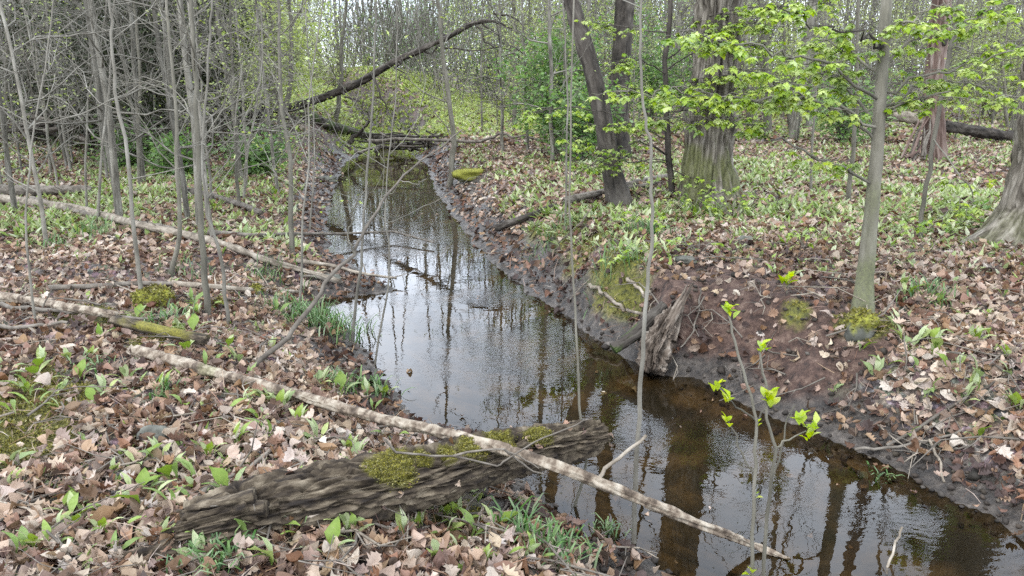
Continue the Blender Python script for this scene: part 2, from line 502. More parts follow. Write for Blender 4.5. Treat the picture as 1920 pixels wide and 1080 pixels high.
M['soil'] = ground_mat()
M['water'] = water_mat()

# ------------------------------------------------------------------ mesh helpers


def mesh_from(name, V, F, mat, attrs=None, smooth=True):
    """V (n,3); F = list of (k, array (m,k)) face groups"""
    me = bpy.data.meshes.new(name)
    V = np.ascontiguousarray(V, np.float32)
    me.vertices.add(len(V))
    me.vertices.foreach_set('co', V.ravel())
    F = [f for f in F if len(f)]
    idx = np.concatenate([f.ravel() for f in F]).astype(np.int32)
    tot = np.concatenate([np.full(len(f), f.shape[1], np.int32) for f in F])
    st = np.concatenate([[0], np.cumsum(tot)[:-1]]).astype(np.int32)
    me.loops.add(len(idx))
    me.loops.foreach_set('vertex_index', idx)
    me.polygons.add(len(tot))
    me.polygons.foreach_set('loop_start', st)
    try:
        me.polygons.foreach_set('loop_total', tot)
    except Exception:
        pass
    me.polygons.foreach_set('use_smooth', np.full(len(tot), smooth, bool))
    for k, a in (attrs or {}).items():
        if np.ndim(a) == 2:
            at = me.attributes.new(k, 'FLOAT_VECTOR', 'POINT')
            at.data.foreach_set('vector', np.ascontiguousarray(a, np.float32).ravel())
            continue
        at = me.attributes.new(k, 'FLOAT', 'POINT')
        at.data.foreach_set('value', np.ascontiguousarray(a, np.float32))
    me.materials.append(mat)
    me.update(calc_edges=True)
    me.validate()
    return me


def link(name, me, parent=None, loc=(0, 0, 0)):
    o = bpy.data.objects.new(name, me)
    o.location = loc
    if parent is not None:
        o.parent = parent
    COL.objects.link(o)
    return o


def tag(o, label=None, cat=None, group=None, kind=None):
    if label: o['label'] = label
    if cat: o['category'] = cat
    if group: o['group'] = group
    if kind: o['kind'] = kind
    return o


def thing(name, label, cat, loc=(0, 0, 0), group=None):
    return tag(link(name, None, None, [float(c) for c in loc]), label, cat, group)


def copy_tree(o, loc=None, rot=None, scale=None, label=None, group=None, parent=None):
    c = o.copy()
    COL.objects.link(c)
    if parent is not None:
        c.parent = parent
    if loc is not None: c.location = loc
    if rot is not None: c.rotation_euler = rot
    if scale is not None: c.scale = scale if hasattr(scale, '__len__') else (scale,) * 3
    if label: c['label'] = label
    if group: c['group'] = group
    for ch in CH.get(o.name, []):
        copy_tree(ch, parent=c)
    return c


CH = {}


def kid(name, me, parent, kind=None, label=None):
    o = link(name, me, parent)
    if kind: o['kind'] = kind
    if label: o['label'] = label
    CH.setdefault(parent.name, []).append(o)
    return o


class TB:
    """collects tapering tubes and builds them as one mesh"""

    def __init__(s):
        s.t = {}

    def add(s, P, r, sides=5):
        P = np.asarray(P, float)
        s.t.setdefault((len(P), sides), []).append((P, np.asarray(r, float) * np.ones(len(P))))

    def arrays(s):
        Vs, Fs, Bs, off = [], [], [], 0
        for (n, k), L in s.t.items():
            P = np.array([a for a, _ in L])
            Rr = np.array([b for _, b in L])
            T = np.gradient(P, axis=1)
            T /= np.linalg.norm(T, axis=2, keepdims=True) + 1e-9
            main = P[:, -1] - P[:, 0]
            ref = np.where((np.abs(main[:, 2]) < np.abs(main).max(1))[:, None], np.array([[0, 0, 1.]]), np.array([[1., 0.13, 0]]))
            U = np.cross(T, ref[:, None, :])
            U /= np.linalg.norm(U, axis=2, keepdims=True) + 1e-9
            W = np.cross(T, U)
            a = np.arange(k) * 2 * math.pi / k
            V = P[:, :, None] + Rr[:, :, None, None] * (U[:, :, None] * np.cos(a)[None, None, :, None] + W[:, :, None] * np.sin(a)[None, None, :, None])
            m = len(L)
            Vs.append(V.reshape(-1, 3))
            i = np.arange(n - 1)[:, None]
            j = np.arange(k)[None]
            q = np.stack([i * k + j, i * k + (j + 1) % k, (i + 1) * k + (j + 1) % k, (i + 1) * k + j], -1).reshape(-1, 4)
            Fs.append((q[None] + (np.arange(m) * n * k)[:, None, None] + off).reshape(-1, 4))
            off += m * n * k
            al = np.concatenate([np.zeros((m, 1)), np.cumsum(np.linalg.norm(np.diff(P, axis=1), axis=2), axis=1)], 1)
            B = np.stack(np.broadcast_arrays(Rr[:, :, None] * np.cos(a), Rr[:, :, None] * np.sin(a), (al + P[:, :1, 0] * 3.1)[:, :, None]), -1)
            Bs.append((B + (P[:, :1, None, :] * 1.7)).reshape(-1, 3))
        s.bc = np.concatenate(Bs)
        return np.concatenate(Vs), np.concatenate(Fs)

    def mesh(s, name, mat, moss=None):
        V, F = s.arrays()
        at = {'bc': s.bc}
        if moss is not None:
            at['m'] = np.clip(moss(V), 0, 1)
        return mesh_from(name, V, [F], mat, at)


def rotm(nrm, yaw):
    """rotation matrices whose z is nrm, turned by yaw"""
    nrm = nrm / (np.linalg.norm(nrm, axis=1, keepdims=True) + 1e-9)
    ref = np.stack([np.cos(yaw), np.sin(yaw), np.zeros_like(yaw)], 1)
    ref = ref + 1e-3
    x = ref - nrm * np.sum(ref * nrm, 1, keepdims=True)
    x /= np.linalg.norm(x, axis=1, keepdims=True) + 1e-9
    y = np.cross(nrm, x)
    return np.stack([x, y, nrm], 2)


def inst(tpl, pos, rot, scale, v):
    TV, TF = tpl
    n = len(pos)
    V = np.einsum('nij,vj->nvi', rot, TV) * np.asarray(scale)[:, None, None] + pos[:, None, :]
    F = (TF[None] + (np.arange(n) * len(TV))[:, None, None]).reshape(-1, TF.shape[1])
    return V.reshape(-1, 3), F, np.repeat(v, len(TV))


def join(parts):
    Vs, Fs, As, off = [], {}, [], 0
    for V, F, a in parts:
        Vs.append(V)
        Fs.setdefault(F.shape[1], []).append(F + off)
        As.append(a)
        off += len(V)
    return np.concatenate(Vs), [np.concatenate(f) for f in Fs.values()], np.concatenate(As)


# leaf shapes: a fan of triangles round a midrib, length 1 along x
def fan_leaf(out, curl, twist, fold, seed):
    """out = half outline [(x, y)...] from the stem to the tip"""
    r = np.random.default_rng(seed)
    up = [(x, y * (1 + r.uniform(-.15, .15))) for x, y in out]
    dn = [(x, -y * (1 + r.uniform(-.15, .15))) for x, y in out]
    mid = [(x, 0) for x in np.linspace(0, 1, 4)]
    P = mid + up + dn
    V = np.array([(x, y, 0) for x, y in P], float)
    V[:, 2] = fold * np.abs(V[:, 1]) + curl * (V[:, 0] - .5) ** 2 + twist * V[:, 0] * V[:, 1] + r.normal(0, .025, len(V))
    V[:, 0] -= .0
    nu = len(up)
    F = []
    for s, o in ((0, 4), (1, 4 + nu)):
        xs = [p[0] for p in up]
        prev = 0
        for k in range(nu):
            mk = min(3, int(round(xs[k] * 3)))
            a = o + k
            if k > 0:
                F.append((prev, a - 1, a) if s else (prev, a, a - 1))
            else:
                pass
            if mk != prev:
                F.append((prev, a, mk) if s else (prev, mk, a))
                prev = mk
    F = np.array([f for f in F if len(set(f)) == 3])
    return V, F


MAPLE = [(0.0, .02), (.02, .22), (.16, .16), (.22, .46), (.36, .30), (.46, .50), (.58, .20), (.74, .26), (.80, .1), (1.0, .01)]
OAK = [(0.0, .015), (.16, .10), (.24, .24), (.32, .12), (.45, .33), (.54, .15), (.68, .32), (.78, .14), (.90, .18), (1.0, .01)]
OVAL = [(0.0, .01), (.2, .17), (.42, .25), (.65, .21), (.85, .10), (1.0, .005)]
LANCE = [(0.0, .02), (.25, .085), (.5, .135), (.75, .10), (.9, .05), (1.0, .005)]
MAPLE2 = [(0.0, .03), (.06, .24), (.2, .32), (.33, .42), (.46, .36), (.58, .38), (.7, .27), (.84, .18), (1.0, .02)]
OAK2 = [(0.0, .015), (.14, .12), (.26, .23), (.36, .19), (.47, .29), (.57, .22), (.70, .27), (.80, .18), (.92, .14), (1.0, .01)]
WIDE = [(0.0, .02), (.10, .20), (.28, .35), (.48, .40), (.68, .33), (.86, .17), (1.0, .01)]
NARROW = [(0.0, .015), (.12, .10), (.3, .21), (.5, .24), (.68, .19), (.86, .10), (1.0, .005)]
DEAD = [fan_leaf(OAK, 1.2, .8, .6, 1), fan_leaf(WIDE, -1.1, -.8, 1.2, 2), fan_leaf(OAK2, 1.8, .6, .9, 3), fan_leaf(MAPLE, -.8, .9, .4, 4),
        fan_leaf(NARROW, 1.5, -1.2, 1.6, 5), fan_leaf(MAPLE2, .7, .9, -.7, 6), fan_leaf(NARROW, -1.4, 1.3, 1.1, 8), fan_leaf(OAK, .5, -1.1, .9, 9), fan_leaf(OAK2, -.9, -1.2, -.9, 10),
        fan_leaf(MAPLE, 1.2, -.7, .7, 12), fan_leaf(NARROW, .8, 1.6, -1.2, 13)]
DEADQ = (np.array([(0, -.3, .12), (.5, -.05, 0), (1, .32, .16), (.42, .5, .02), (.55, -.42, .1)], float), np.array([(0, 1, 3), (1, 2, 3), (0, 4, 1), (1, 4, 2)]))
LEAF4 = (np.array([(0, 0, 0), (.5, -.26, .06), (1, 0, -.05), (.5, .26, .06)], float), np.array([(0, 1, 2), (0, 2, 3)]))
RAMPL = [fan_leaf(LANCE, -.5, .1, .35, 11), fan_leaf(LANCE, -.9, -.2, .25, 12), fan_leaf(OVAL, -.4, .1, .3, 13)]

# ------------------------------------------------------------------ ground, water
gv = np.stack([GXX.ravel(), GYY.ravel(), HG.ravel()], 1)
ny, nx = GXX.shape
ii, jj = np.meshgrid(np.arange(ny - 1), np.arange(nx - 1), indexing='ij')
gf = np.stack([ii * nx + jj, ii * nx + jj + 1, (ii + 1) * nx + jj + 1, (ii + 1) * nx + jj], -1).reshape(-1, 4)
ground = link('forest_ground', mesh_from('forest_ground', gv, [gf], M['soil'],
              {'mud': MUD.ravel(), 'red': RED.ravel(), 'm': MOSS.ravel() * (1 - MUD.ravel()), 'bed': 1 - sstep(-.06, .02, SD.ravel())}))
tag(ground, kind='structure')
near_w = (SD < 0.22).ravel()
keep = near_w[gf].any(1)
wf = gf[keep]
used, inv = np.unique(wf.ravel(), return_inverse=True)
wv = gv[used].copy()
wv[:, 2] = WZ
water = tag(link('stream_water', mesh_from('stream_water', wv, [inv.reshape(-1, 4)], M['water'])), kind='structure')


def gnormal(x, y, e=0.05):
    return np.stack([-(hz(x + e, y) - hz(x - e, y)) / (2 * e), -(hz(x, y + e) - hz(x, y - e)) / (2 * e), np.ones_like(x)], 1)


def scatter(n, y0, y1, seed, spread=.8, power=1.0):
    r = np.random.default_rng(seed)
    y = y0 + (y1 - y0) * r.random(n) ** power
    x = (r.random(n) * 2 - 1) * (spread * y + .8)
    return x, y, r


# ------------------------------------------------------------------ leaf litter
LT = {}


def litter(name, n, y0, y1, seed, tpls, s0, s1, tilt, power=1.0, spread=.78):
    x, y, r = scatter(n, y0, y1, seed, spread, power)
    sd, mud, red, moss = bil(SD, x, y), bil(MUD, x, y), bil(RED, x, y), bil(MOSS, x, y)
    p = np.where(sd < 0, .012, np.where(sd < .1, .10, 1.0)) * (1 - .36 * mud) * (1 - .74 * red) * (1 - .85 * moss)
    ok = (r.random(n) < p) & (sd > -0.6)
    x, y, sd = x[ok], y[ok], sd[ok]
    k = len(x)
    nr = gnormal(x, y, .08) + r.normal(0, tilt, (k, 3)) * np.array([1, 1, .15])
    nr *= np.where(r.random(k) < .3, -1, 1)[:, None]
    z = hz(x, y) + r.random(k) ** 1.5 * .04 + .006
    z = np.where(sd < 0, np.where(r.random(k) < .35, WZ + .004, hz(x, y) + .01), z)
    flat = (sd < 0)
    nr[flat] = nr[flat] * .12 + np.array([0, 0, 1.])
    s = r.uniform(s0, s1, k) * np.where(sd < -.05, .6, 1)
    rot = rotm(nr, r.random(k) * 6.283)
    v = np.clip(r.beta(1.7, 2.0, k) * .98 - .02 + (fbm(x * 1.3, y * 1.3, 3.1, 2) - .5) * .5 - .3 * (sd < .35) * (sd > 0), 0, 1)
    w = r.integers(0, len(tpls), k)
    pos = np.stack([x, y, z], 1)
    parts = [inst(tpls[t], pos[w == t], rot[w == t], s[w == t], v[w == t]) for t in range(len(tpls)) if (w == t).any()]
    V, F, A = join(parts)
    o = kid(name, mesh_from(name, V, F, M['leaf_dead'], {'v': A}, smooth=False), ground, 'stuff')
    return o


litter('leaf_litter', 42000, 1.3, 7.5, 21, DEAD, .032, .086, .36, power=1.0)
litter('distant_leaf_litter', 80000, 7.3, 20, 22, [DEADQ], .05, .10, .6)
litter('far_leaf_litter', 26000, 19.5, 60, 23, [DEADQ], .12, .22, .5, power=1.4)

# dry straw, leaf stalks and bits of bark between the leaves
def straw(name, n, y0, y1, seed, s0, s1):
    x, y, r = scatter(n, y0, y1, seed)
    ok = (bil(SD, x, y) > .05) & (r.random(n) < 1 - .6 * bil(MUD, x, y)) & (r.random(n) < 1 - .8 * bil(RED, x, y))
    x, y = x[ok], y[ok]
    k = len(x)
    q = (np.array([(0, -.012, 0), (0, .012, 0), (.5, .028, .07), (.5, .004, .07), (1, -.008, .0), (1, -.02, 0)], float), np.array([(0, 3, 2, 1), (3, 5, 4, 2)]))
    nr = gnormal(x, y, .08) + r.normal(0, .3, (k, 3)) * np.array([1, 1, .1])
    V, F, A = inst(q, np.stack([x, y, hz(x, y) + .01 + r.random(k) * .03], 1), rotm(nr, r.random(k) * 6.28), r.uniform(s0, s1, k), r.beta(1.5, 2.2, k) * .85)
    kid(name, mesh_from(name, V, [F], M['leaf_dead'], {'v': A}), ground, 'stuff')


# clods, crumbs and pebbles on the bare mud and the earth of the bank
OCT = (np.array([(1, 0, 0), (-.8, .1, 0), (.1, .9, .1), (0, -1, 0), (0, 0, .7), (0, .1, -.6), (.6, .6, .35), (-.5, -.5, .4)], float),
       np.array([(0, 6, 4), (6, 2, 4), (2, 1, 4), (1, 7, 4), (7, 3, 4), (3, 0, 4), (2, 0, 5), (0, 3, 5), (3, 1, 5), (1, 2, 5), (0, 2, 6), (1, 3, 7)]))
x, y, r = scatter(90000, 1.8, 18, 27, .7, 1.2)
sd_c, mc, rc = bil(SD, x, y), bil(MUD, x, y), bil(RED, x, y)
ok = (sd_c > -.10) & (r.random(len(x)) < np.clip(mc * .8 + rc * .7 + .02, 0, 1) * np.clip(12 / (y * y), .06, 1) * .35)
x, y = x[ok], y[ok]
k = len(x)
sz = r.uniform(.006, .022, k) * (1 + y * .06) * np.where(r.random(k) < .06, 1.9, 1)
V, F, A = inst(OCT, np.stack([x, y, hz(x, y) + sz * .25], 1), rotm(np.stack([r.normal(0, .4, k), r.normal(0, .4, k), np.ones(k)], 1), r.random(k) * 6.28), sz, r.beta(2, 3, k))
kid('earth_clods', mesh_from('earth_clods', V, [F], M['clod'], {'v': A}), ground, 'stuff')
straw('dry_straw', 11000, 1.4, 7, 24, .05, .16)
straw('distant_dry_straw', 9000, 7, 16, 25, .1, .25)

# the 290 nearest, largest leaves that lie loose on top, each a part of the ground
rr = np.random.default_rng(31)
leaf_meshes = []
for k, tpl in enumerate(DEAD):
    for q in range(3):
        vv = np.full(len(tpl[0]), [.45, .68, .9][q] + rr.uniform(-.05, .05))
        leaf_meshes.append(mesh_from('dead_leaf', tpl[0] - np.array([.5, 0, 0]), [tpl[1]], M['leaf_dead'], {'v': vv}, smooth=False))
cnt = 0
while cnt < 290:
    px, py = rr.uniform(0, 1920), 1080 - 480 * rr.random() ** 1.3
    p = PG(px, py)
    sd = float(bil(SD, p[0], p[1]))
    if sd < .45 or p[1] > 5.2 or bil(RED, p[0], p[1]) > .4 or bil(MOSS, p[0], p[1]) > .4:
        continue
    o = kid('dead_leaf', leaf_meshes[rr.integers(len(leaf_meshes))], ground)
    s = rr.uniform(.065, .10)
    o.location = (p[0], p[1], float(hz(p[0], p[1])) + .03)
    o.scale = (s, s, s)
    o.rotation_euler = (rr.normal(0, .4), rr.normal(0, .4), rr.uniform(0, 6.28))
    cnt += 1

# ------------------------------------------------------------------ green ground cover (wild leek leaves), moss and low grass as stuff
def cover(name, n, y0, y1, seed, tpls, s0, s1, mat, dens, per=3, power=1.0, spread=.78, upright=.9, vlo=.1, vhi=1.0, parent=None):
    x, y, r = scatter(n, y0, y1, seed, spread, power)
    ok = r.random(n) < dens(x, y)
    x, y = x[ok], y[ok]
    x, y = np.repeat(x, per), np.repeat(y, per)
    k = len(x)
    yaw = r.random(k) * 6.283
    x = x + np.cos(yaw) * .012
    y = y + np.sin(yaw) * .012
    a = r.uniform(.25, 1.15, k) * upright          # how steeply the blade rises
    nr = np.stack([-np.sin(a) * np.cos(yaw), -np.sin(a) * np.sin(yaw), np.cos(a)], 1) + r.normal(0, .15, (k, 3))
    v = np.clip(r.uniform(vlo, vhi, k), 0, 1)
    pos = np.stack([x, y, hz(x, y) + .004], 1)
    rot = rotm(nr, yaw)
    s = r.uniform(s0, s1, k)
    w = r.integers(0, len(tpls), k)
    V, F, A = join([inst(tpls[t], pos[w == t], rot[w == t], s[w == t], v[w == t]) for t in range(len(tpls)) if (w == t).any()])
    return kid(name, mesh_from(name, V, F, M[mat], {'v': A}), parent or ground, 'stuff')


LANQ = (np.array([(0, 0, 0), (.45, -.15, .05), (1, 0, .0), (.45, .15, .05)], float), np.array([(0, 1, 2), (0, 2, 3)]))


def dens_leek(x, y):
    sd, mud, red = bil(SD, x, y), bil(MUD, x, y), bil(RED, x, y)
    p = sstep(.40, .56, fbm(x * .5, y * .5, 12.0, 3)) * .75 + .25
    right = (x > 0.04 * y + .3)
    p = np.where(right, p * sstep(4.6, 6.6, y) + .04, p * sstep(6.8, 8.8, y) + .02)
    p = np.where(y > 17, p * .45, p)
    return p * (sd > .5) * (1 - mud) * (1 - .95 * red)


cover('wild_leek_cover', 14000, 3.6, 11, 41, RAMPL[:1] + [LANQ], .07, .13, 'leaf_ramp', dens_leek, vlo=.25)
cover('distant_wild_leek_cover', 34000, 8, 30, 42, [LANQ], .10, .18, 'leaf_ramp', dens_leek, per=3, vlo=.15)


cover('small_green_sprouts', 5200, 1.9, 6.0, 47, [LANQ], .03, .07, 'leaf_ramp', lambda x, y: (fbm(x * 1.4, y * 1.4, 55.0, 2) > .54) * (bil(SD, x, y) > .35) * (1 - bil(MUD, x, y)) * (1 - .9 * bil(RED, x, y)) * .55, per=4, vlo=.0, vhi=.8)


def dens_moss(x, y):
    return bil(MOSS, x, y) * (bil(MUD, x, y) < .5) * np.where(y < 8, 1, .3)


cover('moss_cushion', 60000, 1.9, 4.6, 43, [LEAF4], .008, .02, 'moss', dens_moss, per=6, upright=1.3)
cover('distant_moss_cushion', 26000, 4.6, 10, 46, [LEAF4], .015, .03, 'moss', dens_moss, per=5, upright=1.2)


def blob_dens(blobs, base=0.0):
    C0 = [(PG(px, py), r) for px, py, r in blobs]

    def f(x, y):
        s = np.full_like(x, base)
        for p, r in C0:
            s = np.maximum(s, np.exp(-((x - p[0]) ** 2 + (y - p[1]) ** 2) / (r * r)))
        return s * (bil(SD, x, y) > .3)
    return f


cover('low_green_herbs', 30000, 6, 45, 44, [LEAF4], .05, .10, 'leaf_bush',
      blob_dens([(320, 245, 2.2), (480, 255, 1.6), (230, 235, 2.0), (130, 240, 1.4), (1290, 400, .7), (1350, 410, .6), (1500, 330, 1.5), (1060, 300, 1.0), (1850, 300, 1.5),
                 (1790, 420, .7), (1210, 430, .25), (1600, 250, 3.0), (1000, 215, 3)]), per=4, power=.8)
cover('bright_meadow_herbs', 90000, 22, 50, 45, [LEAF4], .12, .22, 'leaf_spring',
      lambda x, y: 1.0 * np.exp(-((x + 7.0) ** 2 / 40 + (y - 36) ** 2 / 120)) + .05 * (bil(SD, x, y) > .5), per=4)

# ------------------------------------------------------------------ rough round bodies (logs, big trunks, stones)
def rough_tube(name, path, rad, nseg, nside, amp, kc, kl, mat, mosst=None, sharp=1.0, seed=0, flare=None, caps=True, jag=0.0, squash=1.0, crack=.8):
    """a log or trunk along path with furrowed bark; kc, kl = furrows across and along"""
    P = np.asarray(path, float)
    t0 = np.concatenate([[0], np.cumsum(np.linalg.norm(np.diff(P, axis=0), axis=1))])
    L = t0[-1]
    t = np.linspace(0, L, nseg)
    # smooth path through the points
    Q = np.stack([np.interp(t, t0, P[:, k]) for k in range(3)], 1)
    ker = np.ones(5) / 5
    for _ in range(2):
        Qp = np.pad(Q, ((2, 2), (0, 0)), mode='reflect', reflect_type='odd')
        Q = np.stack([np.convolve(Qp[:, k], ker, 'valid') for k in range(3)], 1)
    rd = np.interp(t, t0, np.asarray(rad, float))
    T = np.gradient(Q, axis=0)
    T /= np.linalg.norm(T, axis=1, keepdims=True)
    main = P[-1] - P[0]
    ref = np.array([0, 0, 1.]) if abs(main[2]) < .7 * np.linalg.norm(main) else np.array([0, 1., 0])
    U = np.cross(T, ref)
    U /= np.linalg.norm(U, axis=1, keepdims=True)
    W = np.cross(T, U)
    a = np.arange(nside) * 2 * math.pi / nside
    ca, sa = np.cos(a)[None], np.sin(a)[None]
    tt = t[:, None]
    rr0 = rd[:, None]
    s = seed * 7.7
    wob = fbm(ca * 1.2 + s + 5, sa * 1.2 + 5, tt * .8 / max(L, .01) * 4, 2) - .5
    X, Y, Z = (ca * rr0.mean() * kc + s + 20 + wob * 2), (sa * rr0.mean() * kc + 20), tt * kl + s
    n1 = 1 - np.abs(2 * fbm(X, Y, Z, 2) - 1) ** sharp
    n2 = fbm(X * 2.7, Y * 2.7, Z * 2.2, 3)
    ck = np.exp(-(np.abs(2 * fbm(X * .8 + 31, Y * .8 + 7, Z * .8 + 3, 3) - 1) / .07) ** 2)
    n3 = fbm(X * 5, Y * 5, Z * 3, 2)
    d = amp * ((n1 - .75) * 1.6 + (n2 - .5) * .9 + (n3 - .5) * .5 - crack * ck) + rr0 * wob * .35
    rad2 = rr0 + d
    if flare:
        rad2 = rad2 * (1 + flare * np.exp(-tt / .22) * (.6 + .9 * (fbm(ca * 2 + 9 + s, sa * 2 + 9, 0 * tt, 1))))
    shift = 0
    if jag:
        e = jag * (fbm(ca * 3 + s, sa * 3, 0 * tt + 3, 3) - .35)
        endw = np.clip(1 - tt / (.18 * L), 0, 1)
        endw2 = np.clip((tt - .82 * L) / (.18 * L), 0, 1)
        shift = e * (endw - endw2)
    V = Q[:, None] + T[:, None] * (shift if np.ndim(shift) else 0 * rad2)[:, :, None] + rad2[:, :, None] * (U[:, None] * ca[..., None] + W[:, None] * sa[..., None] * squash)
    V = V.reshape(-1, 3)
    bc = np.stack(np.broadcast_arrays(rr0 * ca + s, rr0 * sa, tt + s), -1).reshape(-1, 3)
    i = np.arange(nseg - 1)[:, None]
    j = np.arange(nside)[None]
    F = np.stack([i * nside + j, i * nside + (j + 1) % nside, (i + 1) * nside + (j + 1) % nside, (i + 1) * nside + j], -1).reshape(-1, 4)
    fs = [F]
    if caps:
        c0, c1 = len(V), len(V) + 1
        V = np.vstack([V, Q[0] + T[0] * rd[0] * .15, Q[-1] - T[-1] * rd[-1] * .15])
        bc = np.vstack([bc, [s, 0, s], [s, 0, L + s]])
        j = np.arange(nside)
        fs.append(np.stack([np.full(nside, c0), (j + 1) % nside, j], 1))
        b = (nseg - 1) * nside
        fs.append(np.stack([np.full(nside, c1), b + j, b + (j + 1) % nside], 1))
    m = np.zeros(len(V)) if mosst is None else np.clip(mosst(V), 0, 1)
    return mesh_from(name, V, fs, M[mat], {'m': m, 'bc': bc}), V


def tufts(name, V, weight, n, parent, seed, s0=.012, s1=.028, mat='moss'):
    """small moss sprigs standing on the mossy places of a body; V = its points, weight = moss"""
    r = np.random.default_rng(seed)
    w = np.clip(weight, 0, None)
    if w.sum() <= 0: return
    ix = r.choice(len(V), n, p=w / w.sum())
    c = V.mean(0)
    pos = V[ix] + r.normal(0, .003, (n, 3))
    nr = r.normal(0, 1, (n, 3)) + np.array([0, 0, .3])
    a = inst(LEAF4, pos, rotm(nr, r.random(n) * 6.28), r.uniform(s0, s1, n), r.random(n))
    kid(name, mesh_from(name, a[0], [a[1]], M[mat], {'v': a[2]}), parent, 'stuff')


def mossblob(blobs):
    def f(V):
        s = np.zeros(len(V))
        for c, r in blobs:
            s = np.maximum(s, 1.4 * np.exp(-np.sum((V - np.asarray(c)) ** 2, 1) / (r * r)))
        return sstep(.38, 1.0, s * (.35 + 1.3 * fbm(V[:, 0] * 16, V[:, 1] * 16, V[:, 2] * 16, 3)))
    return f


# the rotten log
e = thing('rotten_log', 'thick decaying log with furrowed grey wood and yellow moss, its far end over the water', 'log', PG(700, 960))
def rel(o, V):
    return V - np.array(o.location)


def body(name, root, path, rad, *a, part=None, **k):
    me, V = rough_tube(name, [np.asarray(p) - np.array(root.location) for p in path], rad, *a, **k)
    return kid(part or name, me, root), V


LOGP = [PY(345, 1000, 2.36), PY(400, 985, 2.38), PY(520, 950, 2.49), PY(680, 918, 2.60), PY(830, 886, 2.76), PY(960, 850, 2.98), PY(1060, 828, 3.12), PY(1128, 812, 3.20)]
o0 = np.array(e.location)
lm = mossblob([(PY(700, 876, 2.58) - o0, .05), (PY(840, 850, 2.74) - o0, .05), (PY(740, 878, 2.62) - o0, .10), (PY(790, 862, 2.68) - o0, .05), (PY(885, 842, 2.80) - o0, .08), (PY(940, 820, 2.92) - o0, .08), (PY(1010, 812, 3.0) - o0, .07), (PY(760, 888, 2.56) - o0, .06)])
b_, LV = body('log', e, LOGP, [.095, .115, .125, .125, .115, .10, .088, .07], 620, 300, .032, 40, 6.5, 'wood_rotten', part='trunk', mosst=lm, sharp=.7, seed=2, jag=.12)
tufts('moss', LV, lm(LV), 16000, e, 5, .005, .012)
nn = LV.reshape(-1, 3)
topi = np.where((LV[:, 2] > np.percentile(LV[:, 2], 40)))[0]
rl = np.random.default_rng(51)
li = rl.choice(topi, 46)
bits = LV[li] + np.array([0, 0, .006])
V_, F_, A_ = join([inst(DEAD[k % len(DEAD)], bits[k::6], rotm(rl.normal(0, .35, (len(bits[k::6]), 3)) + np.array([0, -.4, 1]), rl.random(len(bits[k::6])) * 6.28), rl.uniform(.018, .05, len(bits[k::6])), rl.uniform(.1, .7, len(bits[k::6]))) for k in range(6)])
lo = tag(link('leaf_crumbs', mesh_from('leaf_crumbs', V_, F_, M['leaf_dead'], {'v': A_}, smooth=False), None, tuple(o0)), 'scattered leaf crumbs lying on top of the thick decaying log', 'leaf litter', kind='stuff')
# splinters at the broken left end
r = np.random.default_rng(5)
for k in range(9):
    p0 = PY(400 + r.uniform(-10, 60), 975 + r.uniform(-40, 45), 2.36) - o0
    d = np.array([-r.uniform(.10, .26), r.uniform(-.06, .03), -r.uniform(.02, .08)])
    me, _ = rough_tube('splinter', [p0 - d * .4, p0 + d * .5, p0 + d], [.028, .018, .004], 26, 12, .008, 60, 6, 'wood_rotten', seed=k)
    kid('splinter', me, e)

e = thing('rotten_log', 'crumbling strip of decayed wood half buried in leaves off the end of the thick log', 'log', PG(330, 1040))
body('log', e, [PG(215, 1062, .01), PG(330, 1030, .02), PG(430, 1000, .02), PG(500, 990, .0)], [.03, .05, .05, .03], 120, 40, .02, 30, 4, 'wood_rotten', part='trunk', seed=8, jag=.1)

# the long pale pole
e = thing('fallen_pole', 'long pale barkless pole lying across the rotten log and dipping into the stream', 'fallen branch', PG(560, 745))
o0 = np.array(e.location)
PP = [PG(252, 658, .05), PG(330, 678, .06), PG(440, 710, .07), PG(560, 742, .07), PY(700, 783, 3.32), PY(800, 805, 3.08), PY(900, 830, 2.84), PY(985, 856, 2.74),
      PY(1080, 888, 2.72), PY(1200, 937, 2.71), PY(1330, 990, 2.72), PZ(1420, 1025, WZ + .02), PZ(1482, 1051, WZ - .01)]
pm = mossblob([(PG(560, 735, .04) - o0, .2), (PG(400, 700, .04) - o0, .1)])
body('trunk', e, PP, [.034, .033, .030, .028, .026, .025, .024, .023, .022, .020, .018, .014, .010], 420, 26, .011, 60, 6, 'wood_pole', mosst=lambda V: pm(V) * .35, seed=4)
t = TB()


def wig(P, r, n=4, seed=0, amp=.01):
    """a path through P with small kinks"""
    P = np.asarray(P, float)
    rg = np.random.default_rng(seed)
    out = []
    for a, b in zip(P[:-1], P[1:]):
        for k in range(n):
            out.append(a + (b - a) * k / n + (rg.normal(0, amp, 3) if k else 0))
    out.append(P[-1])
    return np.array(out)


def branch(root, pts, r0, r1, mat, seed=0, amp=.008, name='branch', sides=7, n=4):
    o = np.array(root.location)
    P = wig([np.asarray(p) - o for p in pts], None, n, seed, amp)
    tb = TB()
    tb.add(P, np.linspace(r0, r1, len(P)), sides)
    return kid(name, tb.mesh(name, M[mat], moss=lambda V: np.zeros(len(V))), root)


branch(e, [PY(1118, 902, 2.72), PY(1160, 860, 2.76), PY(1212, 816, 2.78)], .009, .007, 'wood_pale', 1)

